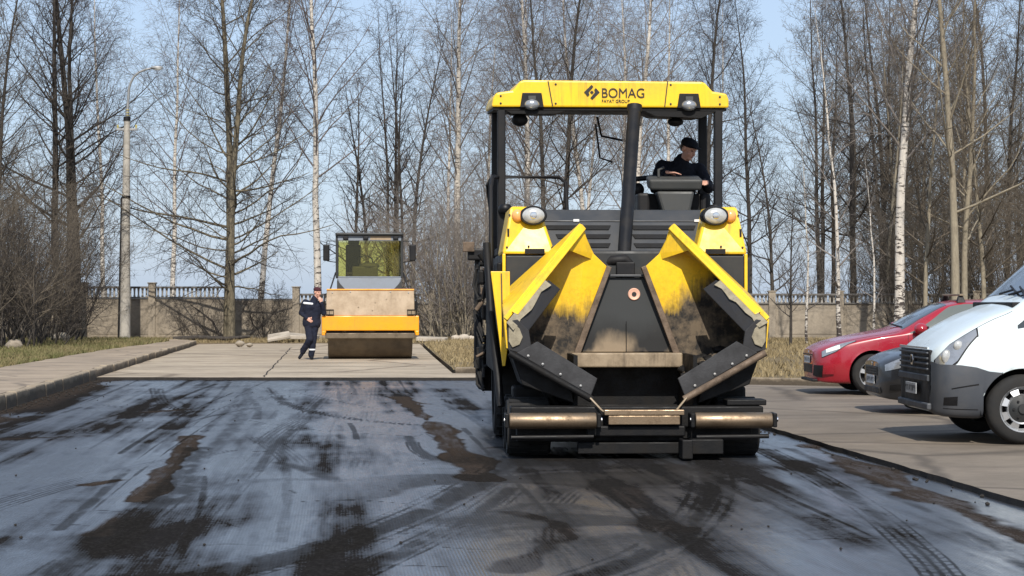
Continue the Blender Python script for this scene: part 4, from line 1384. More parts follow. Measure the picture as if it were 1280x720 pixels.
# hopper wings
for s in (-1, 1):
    q = lambda x, y, z: (x * s, y, z)
    Af, Bf, Cf, D = q(.45, .22, .60), q(1.22, .25, 1.04), q(1.245, .25, 1.32), q(.44, 1.22, 2.26)
    Ar, Br, Cr, E = q(.56, 1.28, .84), q(1.20, 1.34, 1.12), q(1.225, 1.34, 1.55), q(.185, 1.30, 1.845)
    wg = MB().plate([Ar, Br, Cr, D, q(.40, 1.25, 2.12), q(.33, 1.27, 1.98), E], (0, 0.05, 0)).build('hopper_wing', M['sooty'], PV, bevel=0.006)
    b = MB().plate([Cf, Cr, D], (0.035 * s, 0, 0.03))
    b.build('leaning_wall', M['yellow'], wg, bevel=0.006)
    b = MB().plate([q(1.22, .30, 1.34), q(1.20, 1.28, 1.5), q(.47, 1.2, 2.17)], (-0.012 * s, 0, -0.012))
    b.build('wall_lining', M['sooty'], wg)
    # folded flange along the front edge of the leaning wall
    a0, a1 = Vector(Cf), Vector(D)
    m0 = a0.lerp(a1, 0.09)
    b = MB().hexa([m0 + Vector((0.03 * s, -0.05, 0.0)), a1 + Vector((0.02 * s, -0.05, 0.02)), a1 + Vector((-0.025 * s, -0.05, -0.03)), m0 + Vector((-0.030 * s, -0.05, -0.03)),
                   m0 + Vector((0.03 * s, 0.02, 0.0)), a1 + Vector((0.02 * s, 0.02, 0.02)), a1 + Vector((-0.025 * s, 0.02, -0.03)), m0 + Vector((-0.030 * s, 0.02, -0.03))])
    b.build('edge_flange', M['yellow'], wg, bevel=0.008)
    # wedge gusset near the top
    b = MB().plate([q(.45, 1.18, 2.22), q(.62, 1.02, 2.02), q(.36, 1.26, 1.93), q(.34, 1.27, 1.99)], (0, 0.02, 0.012))
    b.build('gusset', M['yellow'], wg)
    b = MB().plate([q(1.225, .27, 1.05), q(1.25, .27, 1.33), q(1.232, 1.34, 1.56), q(1.20, 1.34, 1.10)], (0.03 * s, 0, 0))
    b.build('outer_wall', M['yellow'], wg, bevel=0.006)
    b = MB().plate([Af, Bf, Br, Ar], (0, 0, -0.05))
    b.build('wing_floor', M['scraped'], wg, bevel=0.006)
    # front rubber flap along the floor edge
    a0, a1 = Vector(Af), Vector(Bf)
    up = Vector((-0.50 * s, 0.02, 0.866)) * 0.19
    b = MB().plate([a0 + Vector((0, -0.03, 0)), a1 + Vector((-0.06 * s, -0.03, -0.03)), a1 + up * 0.85 + Vector((-0.18 * s, -0.01, -0.06)), a0 + up + Vector((0.03 * s, -0.01, 0))], (0, 0.03, 0))
    b.build('front_flap', M['flap'], wg, bevel=0.008)
    b = MB().tube([a0 + Vector((-0.01 * s, -0.05, -0.035)), a0.lerp(a1, .5) + Vector((0, -0.05, -0.035)), a1 + Vector((0.01 * s, -0.05, -0.03))], 0.034, 8)
    b.build('lower_edge_bar', M['rust'] if s > 0 else M['tar'], wg, smooth=60)
    for k in (0.15, 0.4, 0.62, 0.8):
        p = a0.lerp(a1, k) + up * 0.18
        MB().lathe([(0.0, -0.012), (0.013, -0.01), (0.015, 0.0)], (p.x, p.y - 0.032, p.z), 'y', 8).build('bolt', M['steel'], wg)
    # upper flap along the lower half of the leaning edge, and crusted corner plate
    c0, c1 = Vector(Cf), Vector(Cf).lerp(Vector(D), 0.46)
    inn = Vector((-0.17 * s, 0.05, -0.13))
    b = MB().plate([c0 + Vector((-0.03 * s, -0.03, -0.02)), c1 + Vector((-0.05 * s, -0.03, -0.04)), c1 + inn, c0 + inn * 1.1 + Vector((0, 0, 0.02))], (0, 0.03, 0))
    b.build('upper_flap', M['flap'], wg, bevel=0.006)
    b = MB()
    rn = random.Random(5 + s)
    P = []
    for k in range(10):
        u = k / 9
        p = c0.lerp(c1, u)
        P.append((p + Vector((0.012 * s, -0.055, -0.02)), p + Vector((-(0.065 + rn.uniform(-.02, .02)) * s, -0.06, -0.08 + rn.uniform(-.02, .02)))))
    b.plate([p[0] for p in P] + [p[1] for p in P[::-1]], (0, 0.02, 0))
    b.build('edge_crust', M['crust'], wg, bevel=0.004)
    b = MB().plate([q(1.20, .215, 1.06), q(1.235, .215, 1.12), q(1.235, .215, 1.28), q(1.19, .215, 1.30), q(1.13, .215, 1.24), q(1.10, .215, 1.16), q(1.13, .215, 1.09)], (0, 0.03, 0))
    b.build('corner_crust', M['crust'], wg, bevel=0.006)
    b = MB().plate([q(1.10, .235, 1.00), q(1.24, .235, 1.04), q(1.255, .235, 1.31), q(1.15, .235, 1.33), q(1.04, .235, 1.22), q(1.02, .235, 1.08)], (0, 0.03, 0))
    b.build('corner_flap', M['flap'], wg, bevel=0.006)
    # caked asphalt left in the wing
    rn = random.Random(70 + s)
    for k in range(26):
        u, w_ = rn.random(), rn.random() ** 1.6
        p = Vector(Ar).lerp(Vector(Br), u).lerp(Vector(Af).lerp(Vector(Bf), u), w_ * 0.75)
        z_ = rn.uniform(0.03, 0.085)
        MB().rock((p.x, p.y - 0.03, p.z + 0.01), (z_ * 1.3, z_, z_ * 0.7), 300 + k).build('asphalt_lump', M['tar'] if k % 4 else M['scraped'], wg, smooth=40)
    # seal strip down the inner edge
    e0, e1 = Vector(E), Vector(Ar)
    b = MB().hexa([e0 + Vector((0.012 * s, -0.035, 0.02)), e0 + Vector((-0.035 * s, -0.035, 0.0)), e0 + Vector((-0.035 * s, 0.06, 0.0)), e0 + Vector((0.012 * s, 0.06, 0.02)),
                   e1 + Vector((0.04 * s, -0.07, -0.03)), e1 + Vector((-0.03 * s, -0.07, -0.03)), e1 + Vector((-0.03 * s, 0.03, -0.03)), e1 + Vector((0.04 * s, 0.03, -0.03))])
    b.build('seal_strip', M['rust'], wg, bevel=0.005)
    # lift cylinder and chain under the wing
    MB().tube([q(.62, .8, .30), q(.92, .75, .74)], 0.045, 10).build('lift_cylinder', M['black'], PV, smooth=60)
    MB().tube([q(.46, .14, .58), q(.36, .08, .47), q(.30, .06, .43)], 0.011, 6).build('chain', M['tan'], PV, smooth=60)
    MB().plate([q(1.20, .35, .98), q(.62, .33, .66), q(.60, .33, .52), q(1.10, .35, .70)], (0, 0.9, 0)).build('under_frame', M['tar'], PV, bevel=0.01)
    MB().box(min(s * .60, s * 1.16), max(s * .60, s * 1.16), 0.95, 1.38, 0.42, 0.66).build('wheel_housing', M['tar'], PV, bevel=0.03)

# push beam with two rollers
b = MB().box(-1.22, 1.20, 0.14, 0.40, 0.30, 0.50)
b.box(-1.16, 1.10, 0.20, 0.50, 0.16, 0.31)
b.box(-0.50, 0.44, 0.05, 0.22, 0.22, 0.32)
pb = b.build('push_beam', M['tar'], PV, bevel=0.015)
b = MB().box(-0.34, 0.42, -0.02, 0.10, 0.425, 0.475)
b.build('beam_step', M['brass'], pb, bevel=0.006)
b = MB().box(-0.30, 0.38, -0.01, 0.14, 0.335, 0.42)
b.build('centre_plate', M['brass'], pb, bevel=0.006)
for (x0, x1) in ((-1.24, -0.42), (0.52, 1.25)):
    r_ = MB().lathe([(0.0, 0), (0.070, 0.0), (0.076, 0.01), (0.076, x1 - x0 - 0.01), (0.070, x1 - x0), (0, x1 - x0)], (x0, -0.03, 0.375), 'x', 24, False)
    r_ = r_.build('push_roller', M['brass'], PV, smooth=50)
    for xx in (x0 - 0.045, x1 + 0.005):
        MB().box(xx, xx + 0.04, -0.085, 0.16, 0.31, 0.445).build('end_bracket', M['tar'], r_, bevel=0.01)
    for xx in (x0 - 0.05, x1 + 0.03):
        MB().lathe([(0, 0), (0.024, 0.0), (0.024, 0.025), (0, 0.025)], (xx, -0.05, 0.385), 'x', 10, False).build('axle_nut', M['chrome'], r_)
    MB().tube([(x0 + 0.02, 0.02, 0.215), (x1 - 0.02, 0.02, 0.222)], 0.022, 10).build('lower_bar', M['black'], pb, smooth=60)
b = MB().box(-0.58, 0.60, 0.12, 0.22, 0.05, 0.16)
b.build('skid_plate', M['tar'], pb, bevel=0.01)
b = MB().box(0.38, 0.48, -0.18, 0.12, 0.02, 0.20)
b.box(0.40, 0.78, -0.10, 0.10, 0.06, 0.20)
b.build('tow_guide', M['tar'], pb, bevel=0.01)
MB().box(0.86, 1.24, 0.2, 0.5, 0.505, 0.56).build('beam_box', M['tar'], pb, bevel=0.01)

# wheels: two small solid front axles and a large rear drive wheel on each side
def paver_wheel(x0, x1, y, r, lug):
    w = abs(x1 - x0)
    n = 40
    b = MB().lathe([(r * 0.62, 0), (r * 0.93, 0.0), (r, w * 0.12), (r, w * 0.88), (r * 0.93, w), (r * 0.62, w)], (x0, y, r), 'x', n, False)
    for k in range(lug):
        a = 2 * math.pi * k / lug
        c_, s_ = math.cos(a), math.sin(a)
        c2, s2 = math.cos(a + 0.5 * 2 * math.pi / lug), math.sin(a + .5 * 2 * math.pi / lug)
        for half in (0, 1):
            xa, xb = (x0 + 0.02, x0 + w * 0.52) if half == 0 else (x0 + w * 0.48, x0 + w - 0.02)
            cc, ss = (c_, s_) if half == 0 else (c2, s2)
            P = []
            for rr in (r * 0.97, r * 1.02):
                for (xx, tw) in ((xa, -0.03), (xb, -0.03), (xb, 0.03), (xa, 0.03)):
                    P.append((xx, y + rr * cc - tw * ss, r + rr * ss + tw * cc))
            b.hexa(P)
    t_ = b.build('wheel', M['rubber'], PV, smooth=35)
    MB().lathe([(0.0, 0.02), (r * 0.3, 0.03), (r * 0.58, 0.06), (r * 0.63, 0.01), (r * 0.63, w - 0.01), (r * 0.58, w - 0.06), (0, w - 0.03)], (x0, y, r), 'x', n, False).build('rim', M['black'], t_, smooth=40)
    return t_
for s in (-1, 1):
    x0 = -1.235 if s < 0 else 0.80
    paver_wheel(x0, x0 + 0.42, 0.70, 0.28, 22)
    paver_wheel(x0, x0 + 0.42, 1.38, 0.28, 22)
    x0 = -1.26 if s < 0 else 0.80
    paver_wheel(x0, x0 + 0.46, 3.55, 0.62, 20)

# left side: long yellow guard, ladder and black posts
b = MB().plate([(-1.38, 0.98, 1.80), (-1.19, 0.98, 1.80), (-1.19, 0.98, 1.20), (-1.235, 0.98, .86), (-1.262, 0.98, .86)], (0, 0.05, 0))
b.build('side_guard', M['yellow'], PV, bevel=0.006)
MB().tube([(-1.275, 0.965, 1.78), (-1.262, 0.965, 1.15)], 0.008, 6).build('guard_rib', M['rust'], PV)
MB().tube([(-1.40, 1.6, 2.10), (-1.36, 1.5, 1.4), (-1.27, 1.2, 0.45)], 0.04, 8).build('side_arm', M['black'], PV, smooth=60)
b = MB().box(-1.30, -1.24, 1.5, 4.8, 0.75, 1.9)
b.build('side_skirt', M['tar'], PV, bevel=0.02)
b = MB().box(1.24, 1.29, 1.5, 4.8, 0.9, 1.95)
b.build('side_skirt', M['anth'], PV, bevel=0.02)
for x in (1.07, 1.19):
    MB().tube([(x, 1.75, 1.0), (x + 0.02, 1.7, 0.4)], 0.05 if x < 1.1 else 0.025, 8).build('side_strut', M['black'], PV, smooth=60)
MB().plate([(0.93, 1.5, .95), (1.12, 1.5, .95), (1.10, 1.5, .42), (1.03, 1.5, .42)], (0, 0.08, 0)).build('side_strut', M['black'], PV)

# screed with auger and side controls at the back
b = MB().box(-1.32, 1.25, 5.5, 6.3, 0.42, 0.95)
b.box(-1.30, 1.2, 5.3, 5.6, 0.95, 1.1)
sc = b.build('screed', M['tar'], PV, bevel=0.02)
b = MB().box(-1.38, -1.325, 5.2, 6.2, 0.45, 1.5)
b.build('end_gate', M['tar'], sc, bevel=0.02)
b = MB().box(-1.22, 1.22, 5.25, 6.4, 1.11, 1.16)
b.build('walkway', M['black'], sc)
cb = MB().box(-1.50, -1.30, 5.45, 5.70, 2.0, 2.14).build('control_box', M['black'], sc, bevel=0.02)
MB().tube([(-1.39, 5.55, 0.7), (-1.38, 5.55, 2.0)], 0.035, 8).build('control_post', M['black'], cb, smooth=60)
MB().box(-1.56, -1.42, 5.40, 5.46, 2.10, 2.22).build('control_lid', M['rust'], cb, bevel=0.01)
rn = random.Random(31)
for k in range(9):
    z0 = rn.uniform(0.7, 1.9)
    p = [(-1.35 + rn.uniform(-.06, .05), 5.2, z0), (-1.37 + rn.uniform(-.07, .05), 5.25, z0 - 0.2), (-1.32, 5.1, max(z0 - 0.5, .45))]
    MB().tube(p, 0.02, 6).build('hose', M['rubber'], sc, smooth=60)
for z0, z1, x, w in ((1.70, 1.88, -1.34, .05), (1.28, 1.46, -1.30, .05), (0.82, 1.0, -1.33, .04)):
    MB().box(x - w, x + w, 5.0, 5.2, z0, z1).build('side_box', M['tar'], sc, bevel=0.03)
for k in range(12):
    x_, z_ = -1.36 + rn.uniform(-.06, .10), rn.uniform(0.6, 1.95)
    MB().tube([(x_, 5.0, z_), (x_ + rn.uniform(-.10, .10), 4.98, z_ + rn.uniform(-.2, .25))], rn.uniform(0.012, 0.03), 7).build('side_bracket', M['tar'] if k % 3 else M['rust'], sc, smooth=60)
MB().lathe([(0.06, -1.2), (0.06, 1.2)], (0, 5.0, 0.45), 'x', 12).build('auger', M['tar'], PV, smooth=40)

# driver platform, rails, posts and roof
b = MB().box(-1.22, 1.22, 3.0, 4.95, 2.02, 2.10)
b.build('platform', M['black'], PV, bevel=0.01)
for s in (-1, 1):
    for (y, xb, w) in ((3.08, 1.19, 0.045), (4.4, 1.2, 0.05)):
        MB().box(s * xb - w, s * xb + w, y - 0.05, y + 0.05, 2.0, 3.68).build('roof_post', M['black'], PV, bevel=0.012)
    MB().lathe([(0.06, 0), (0.075, 0.03), (0.075, 0.06), (0.05, 0.09)], (s * 1.15, 3.0, 2.47), 'z', 12).build('post_foot', M['black'], PV, smooth=40)
rail = [(-1.33, 2.2, 1.5), (-1.33, 2.4, 2.72), (-1.30, 2.7, 2.84), (-1.22, 3.05, 2.86), (-0.56, 3.05, 2.86), (-0.49, 3.05, 2.80), (-0.47, 3.05, 2.45)]
MB().tube(rail, 0.022, 8).build('hand_rail', M['black'], PV, smooth=60)
b = MB().tube([(-1.30, 3.3, 2.1), (-1.30, 3.3, 2.85), (-1.30, 4.4, 2.85), (-1.2, 4.6, 2.1)], 0.02, 8)
b.build('hand_rail', M['black'], PV, smooth=60)

prof = [(-1.30, 3.62), (-1.285, 3.71), (-1.25, 3.775), (-1.07, 3.80), (-0.99, 3.90), (-0.95, 3.915), (1.0, 3.905), (1.04, 3.89), (1.12, 3.80), (1.275, 3.775), (1.30, 3.71), (1.30, 3.62)]
b = MB().plate([(x, 3.0, z) for x, z in prof], (0, 2.0, 0.13))
roof = b.build('roof', M['yellow'], PV, bevel=0.02)
b = MB().plate([(-1.28, 3.03, 3.585), (1.28, 3.03, 3.585), (1.28, 4.97, 3.715), (-1.28, 4.97, 3.715)], (0, 0, 0.034))
b.build('roof_lining', M['tar'], roof, bevel=0.006)
MB().hexa([(-1.08, 3.02, 3.55), (-0.6, 3.02, 3.55), (-0.6, 3.4, 3.56), (-1.08, 3.4, 3.56), (-1.14, 3.02, 3.584), (-0.5, 3.02, 3.584), (-0.5, 3.4, 3.60), (-1.14, 3.4, 3.60)]).build('lining_duct', M['tar'], roof)
MB().hexa([(0.50, 3.02, 3.53), (1.0, 3.02, 3.51), (1.0, 3.9, 3.56), (0.50, 3.9, 3.58), (0.38, 3.02, 3.584), (1.16, 3.02, 3.584), (1.16, 3.9, 3.63), (0.38, 3.9, 3.63)]).build('lining_duct', M['tar'], roof)
for s in (-1, 1):
    cx = s * 0.86
    b = MB().plate([(cx - 0.13, 2.985, 3.615), (cx + 0.13, 2.985, 3.615), (cx + 0.105, 2.985, 3.775), (cx - 0.105, 2.985, 3.775)], (0, 0.03, 0))
    rc = b.build('lamp_recess', M['black'], roof, bevel=0.006)
    lm = MB().lathe([(0.0, -0.045), (0.05, -0.04), (0.078, -0.02), (0.085, 0.02)], (0, 0, 0), 'y', 20)
    for i, p in enumerate(lm.v):
        lm.v[i] = (p[0] + cx, p[1] + 2.975, p[2] * 0.72 + 3.645)
    lm.build('work_light', M['headlamp'], rc, smooth=60)
    MB().box(cx - 0.04, cx + 0.04, 2.955, 2.985, 3.70, 3.74).build('lamp_hinge', M['grey'], rc)
MB().ellipsoid((-0.98, 3.25, 3.50), (0.09, 0.09, 0.07)).build('beacon_base', M['black'], roof, smooth=60)
MB().ellipsoid((0.75, 3.3, 3.49), (0.09, 0.09, 0.05)).build('speaker_pod', M['black'], roof, smooth=60)
MB().plate([(-0.69, 2.994, 3.905), (-0.678, 2.994, 3.905), (-0.628, 2.994, 3.63), (-0.64, 2.994, 3.63)], (0, 0.004, 0)).build('roof_seam', M['anth'], roof)
MB().plate([(0.62, 2.994, 3.905), (0.632, 2.994, 3.905), (0.60, 2.994, 3.63), (0.588, 2.994, 3.63)], (0, 0.004, 0)).build('roof_seam', M['anth'], roof)
for x, z in ((-1.2, 3.74), (-1.2, 3.66), (1.2, 3.74), (1.2, 3.66), (-0.6, 3.87), (-0.6, 3.66), (0.66, 3.87), (0.66, 3.66)):
    MB().lathe([(0, -.008), (0.011, -.006), (0.013, 0.004)], (x, 2.998, z), 'y', 8).build('roof_bolt', M['anth'], roof)
MB().tube([(0.0, 4.9, 3.6), (0.05, 4.9, 3.2), (0.2, 4.9, 3.15)], 0.012, 6).build('cable', M['black'], roof, smooth=60)
MB().tube([(-0.07, 3.9, 3.6), (-0.02, 3.9, 3.38), (0.22, 3.9, 3.33)], 0.014, 6).build('cable', M['black'], roof, smooth=60)


def lettering(name, text, h, x, y, z, parent, m, bold=0.0, width=None, depth=0.004):
    cu = bpy.data.curves.new(name, 'FONT')
    cu.body = text
    cu.size = h / 0.70
    cu.extrude = depth / 2
    cu.offset = bold
    cu.align_x = 'LEFT'
    o = bpy.data.objects.new(name, cu)
    COL.objects.link(o)
    me = bake(o)
    xs = [v.co.x for v in me.vertices]
    k = width / (max(xs) - min(xs)) if width else 1.0
    x0 = min(xs)
    for v in me.vertices:
        v.co = ((v.co.x - x0) * k + x, y - v.co.z, v.co.y + z)
    return link(name, me, m, parent)

lettering('lettering', 'BOMAG', 0.103, -0.095, 2.991, 3.728, roof, M['letter'], 0.0, 0.465)
lettering('small_lettering', 'FAYAT GROUP', 0.034, -0.095, 2.993, 3.672, roof, M['letter'], 0.0, 0.305)
# diamond emblem: two angle brackets round a small square
ec = Vector((-0.205, 2.990, 3.785))
def em(pts):
    return [(ec.x + a, ec.y, ec.z + b_) for a, b_ in pts]
h_, t_ = 0.085, 0.026
b = MB().plate(em([(-h_, 0), (0.0 - .004, h_ - .004), (0.016, h_ - 0.024), (-h_ + 2 * t_ * .95, 0), (-0.026, -0.027), (-0.044, -0.046)]), (0, 0.006, 0))
e1 = b.build('emblem', M['letter'], roof)
b = MB().plate(em([(h_, 0), (0.004, -h_ + .004), (-0.016, -h_ + 0.024), (h_ - 2 * t_ * .95, 0), (0.026, 0.027), (0.044, 0.046)]), (0, 0.006, 0))
b.build('emblem', M['letter'], roof)
b = MB().plate(em([(-0.020, 0), (0, 0.020), (0.020, 0), (0, -0.020)]), (0, 0.006, 0))
b.build('emblem', M['letter'], roof)

# seat and operating console on the right
b = MB().box(0.62, 1.18, 4.05, 4.55, 2.42, 2.54)
st = b.build('seat', M['black'], PV, bevel=0.04)
MB().hexa([(0.64, 4.48, 2.5), (1.16, 4.48, 2.5), (1.16, 4.60, 2.5), (0.64, 4.60, 2.5), (0.68, 4.58, 3.05), (1.12, 4.58, 3.05), (1.12, 4.66, 3.05), (0.68, 4.66, 3.05)]).build('backrest', M['black'], st, bevel=0.04)
MB().box(0.75, 1.05, 4.15, 4.45, 2.10, 2.42).build('seat_base', M['black'], st, bevel=0.02)
b = MB().hexa([(0.49, 3.48, 2.74), (1.06, 3.48, 2.74), (1.06, 3.80, 2.78), (0.49, 3.80, 2.78), (0.47, 3.44, 2.86), (1.08, 3.44, 2.86), (1.08, 3.80, 2.93), (0.47, 3.80, 2.93)])
cs = b.build('console', M['grey'], PV, bevel=0.03, seg=3)
b = MB().hexa([(0.66, 3.50, 2.40), (0.92, 3.50, 2.40), (0.92, 3.70, 2.40), (0.66, 3.70, 2.40), (0.56, 3.485, 2.735), (0.99, 3.485, 2.735), (0.99, 3.74, 2.735), (0.56, 3.74, 2.735)])
b.build('pedestal', M['grey'], cs, bevel=0.03)
for x in (0.71, 0.86):
    MB().lathe([(0, -.006), (0.012, -.005), (0.013, 0)], (x, 3.494, 2.50), 'y', 10).build('screw', M['steel'], cs)
MB().tube([(0.60, 3.62, 2.90), (0.60, 3.62, 2.98), (0.66, 3.62, 3.01)], 0.016, 8).build('lever', M['grey'], cs, smooth=60)
MB().box(0.36, 0.50, 3.6, 4.4, 2.1, 2.72).build('side_console', M['black'], PV, bevel=0.03)
MB().box(1.08, 1.20, 3.7, 4.4, 2.1, 2.72).build('side_console', M['black'], PV, bevel=0.03)
b = MB().box(0.45, 1.15, 3.75, 3.85, 2.1, 2.72)
b.build('kick_panel', M['black'], PV, bevel=0.02)
MB().tube([(0.30, 4.2, 2.9), (0.62, 4.2, 2.93)], 0.03, 8).build('arm_rest', M['black'], PV, smooth=60)
MB().ellipsoid((0.42, 4.1, 2.78), (0.07, 0.06, 0.08)).build('joystick_box', M['black'], PV, smooth=60)

# ------------------------------------------------------------------ road roller
RL = thing('road_roller', 'orange road roller with beige front frame and glazed cab on the dry pavement', 'roller', (-3.54, 52.0, 0.057), R(4.5))
b = MB().lathe([(0.0, -1.06), (0.68, -1.06), (0.70, -1.055), (0.75, -1.05), (0.75, 1.05), (0.70, 1.055), (0.68, 1.06), (0.0, 1.06)], (0, 0.80, 0.75), 'x', 64, False)
b.build('drum', M['drum'], RL, smooth=35)
fr = MB().box(-1.12, 1.12, -0.10, 0.0, 0.52, 0.66)
fr = fr.build('scraper_beam', M['drum'], RL, bevel=0.02)
b = MB().box(-1.21, 1.21, -0.16, 0.02, 0.72, 1.09)
for s in (-1, 1):
    b.box(min(s * 1.10, s * 1.21), max(s * 1.10, s * 1.21), -0.155, 1.9, 0.66, 1.08)
b.box(-1.21, -1.12, -0.158, 0.0, 0.6, 0.72)
b.box(1.12, 1.21, -0.158, 0.0, 0.6, 0.72)
fo = b.build('drum_frame', M['orange'], RL, bevel=0.02)
for i, x in enumerate((-0.93, -0.38, 0.35, 0.9)):
    MB().box(x - 0.22, x + 0.22, -0.08, -0.02, 0.63, 0.715).build('scraper_holder', M['tar'], fo, bevel=0.02)
b = MB().hexa([(-1.10, -0.10, 1.092), (1.10, -0.10, 1.092), (1.10, 0.9, 1.092), (-1.10, 0.9, 1.092), (-1.09, 0.02, 1.74), (1.09, 0.02, 1.74), (1.09, 0.5, 1.74), (-1.09, 0.5, 1.74)])
b.build('front_shield', M['shield'], RL, bevel=0.015)
for s in (-1, 1):
    b = MB().box(s * 1.02 - 0.10, s * 1.02 + 0.10, -0.17, -0.12, 1.12, 1.24)
    g = b.build('lamp_guard', M['tan'], RL, bevel=0.008)
    b = MB()
    for z in (1.115, 1.235):
        b.box(s * 1.02 - 0.11, s * 1.02 + 0.11, -0.20, -0.172, z, z + 0.014)
    for x in (-0.105, 0.0, 0.105):
        b.box(s * 1.02 + x - 0.006, s * 1.02 + x + 0.006, -0.198, -0.174, 1.129, 1.235)
    b.build('guard_cage', M['black'], g)
for k, (x, z) in enumerate(((-0.95, 1.66), (-0.5, 1.68), (0.5, 1.68), (0.95, 1.66), (-0.3, 1.30), (0.12, 1.42), (0.05, 1.22), (0.4, 1.5))):
    MB().lathe([(0, -.012), (0.018, -.01), (0.022, 0.01)], (x, -0.10 + (z - 1.092) * 0.185, z), 'y', 8).build('shield_bolt', M['steel' if k < 4 else 'tan'], RL)
MB().box(-1.09, 1.09, -0.005, 0.02, 1.725, 1.76).build('shield_top_rail', M['orange'], RL, bevel=0.01)
for s in (-1, 1):
    MB().tube([(s * 1.13, 0.3, 1.05), (s * 1.17, 0.1, 1.3), (s * 1.14, 0.35, 1.62), (s * 0.9, 1.6, 1.7)], 0.022, 8).build('hydraulic_hose', M['rubber'], RL, smooth=60)
    MB().lathe([(0, -.01), (0.10, -.008), (0.13, 0.03)], (s * 1.065, 0.8, 0.75), 'x', 20).build('drum_hub', M['anth'], RL, smooth=40)
# cab
CW, C0, C1 = 0.845, 2.25, 3.75
b = MB()
b.hexa([(-0.70, C0 - 0.05, 1.72), (0.70, C0 - 0.05, 1.72), (0.84, C1, 1.60), (-0.84, C1, 1.60), (-CW, C0 - 0.02, 2.06), (CW, C0 - 0.02, 2.06), (CW, C1, 2.06), (-CW, C1, 2.06)])
cb = b.build('cab', M['cabgrey'], RL, bevel=0.02)
for s in (-1, 1):
    MB().plate([(s * 0.60, C0 - 0.07, 1.73), (s * 0.845, C0 - 0.07, 1.73), (s * 0.845, C0 - 0.04, 2.0)], (0, 0.02, 0)).build('corner_gusset', M['anth'], cb)
    for y in (C0, C1):
        MB().box(s * CW - 0.035, s * CW + 0.035, y - 0.03, y + 0.03, 2.062, 3.155).build('cab_pillar', M['anth'], cb, bevel=0.012)
b = MB().box(-CW - 0.04, CW + 0.04, C0 - 0.12, C1 + 0.08, 3.16, 3.24)
cr = b.build('cab_roof', M['anth'], cb, bevel=0.03)
MB().box(-CW, CW, C0 - 0.03, C0 + 0.02, 3.03, 3.158).build('visor_band', M['cabgrey'], cb, bevel=0.01)
MB().box(0.02, 0.56, C0 - 0.036, C0 - 0.03, 3.05, 3.15).build('warm_sticker', M['shield'], cb)
for x in (-0.62, -0.1, 0.68):
    MB().box(x - 0.07, x + 0.07, C0 - 0.12, C0 - 0.035, 3.05, 3.14).build('cab_light', M['black'], cb, bevel=0.02)
for y in (C0, C1):
    b = MB().box(-CW + 0.036, CW - 0.036, y - 0.004, y + 0.004, 2.10, 3.03)
    b.build('front_window' if y == C0 else 'rear_window', M['pane'], cb)
    MB().box(-CW + 0.03, CW - 0.03, y - 0.03, y + 0.03, 2.064, 2.10).build('window_sill', M['cabgrey'], cb)
for s in (-1, 1):
    MB().box(s * CW - 0.004, s * CW + 0.004, C0 + 0.036, C1 - 0.036, 2.10, 3.15).build('side_window', M['pane'], cb)
    MB().box(s * CW - 0.02, s * CW + 0.02, C0 + 0.72, C0 + 0.76, 2.064, 3.158).build('door_post', M['anth'], cb)
    arm_ = [(s * CW, C0, 3.02), (s * 1.10, C0 - 0.06, 3.02), (s * 1.12, C0 - 0.06, 2.9)]
    mr = MB().box(s * 1.12 - 0.085, s * 1.12 + 0.085, C0 - 0.12, C0 - 0.04, 2.50, 2.93).build('mirror', M['black'], RL, bevel=0.03)
    MB().tube(arm_, 0.012, 6).build('mirror_arm', M['black'], mr)
    MB().tube([(s * CW, C0, 2.46), (s * 1.1, C0 - 0.06, 2.5)], 0.012, 6).build('mirror_arm', M['black'], mr)
b = MB().box(-0.62, -0.22, 3.15, 3.28, 2.1, 2.95)
b.box(-0.62, -0.18, 2.75, 3.2, 2.02, 2.22)
b.box(-0.56, -0.26, 3.16, 3.26, 2.95, 3.08)
b.build('driver_seat', M['black'], cb, bevel=0.04)
b = MB().box(-0.45, 0.22, 2.42, 2.65, 2.08, 2.36)
b.ellipsoid((0.0, 2.5, 2.38), (0.28, 0.10, 0.09))
b.build('dashboard', M['grey'], cb, bevel=0.02)
MB().tube([(math.cos(a) * 0.19 - 0.10, 2.72 + 0.08 * math.sin(a), 2.50 + 0.15 * math.sin(a)) for a in np.linspace(0, 6.283, 20)], 0.015, 6).build('steering_wheel', M['black'], cb, smooth=60)
# engine body and tyres behind
b = MB().hexa([(-0.80, 3.8, 0.9), (0.80, 3.8, 0.9), (0.74, 5.7, 0.95), (-0.74, 5.7, 0.95), (-0.80, 3.8, 2.0), (0.80, 3.8, 2.0), (0.70, 5.7, 1.75), (-0.70, 5.7, 1.75)])
b.build('engine_cover', M['orange'], RL, bevel=0.05)
b = MB().box(-0.5, 0.5, 1.4, 3.9, 0.6, 1.15)
b.box(-0.75, 0.75, 2.0, 3.8, 1.1, 1.6)
b.build('articulated_frame', M['anth'], RL, bevel=0.03)
for s in (-1, 1):
    x0 = 0.55 if s > 0 else -1.07
    w = MB().lathe([(0.40, 0.03), (0.62, 0), (0.74, 0.05), (0.76, 0.26), (0.74, 0.47), (0.62, 0.52), (0.40, 0.49)], (x0, 4.1, 0.76), 'x', 36, False).build('wheel', M['rubber'], RL, smooth=40)
    MB().lathe([(0, 0.1), (0.3, 0.12), (0.41, 0.06), (0.41, 0.46), (0.3, 0.4), (0, 0.42)], (x0, 4.1, 0.76), 'x', 28, False).build('rim', M['orange'], w, smooth=40)
    MB().tube([(s * 1.02, 1.9, 1.1), (s * 1.02, 2.0, 1.75), (s * 0.88, 2.3, 2.2)], 0.02, 8).build('grab_rail', M['black'], RL, smooth=60)
for s in (-1, 1):
    MB().box(s * 1.14 - 0.03, s * 1.14 + 0.03, -0.02, 0.12, 1.2, 1.46).build('frame_lug', M['tar'], RL, bevel=0.01)

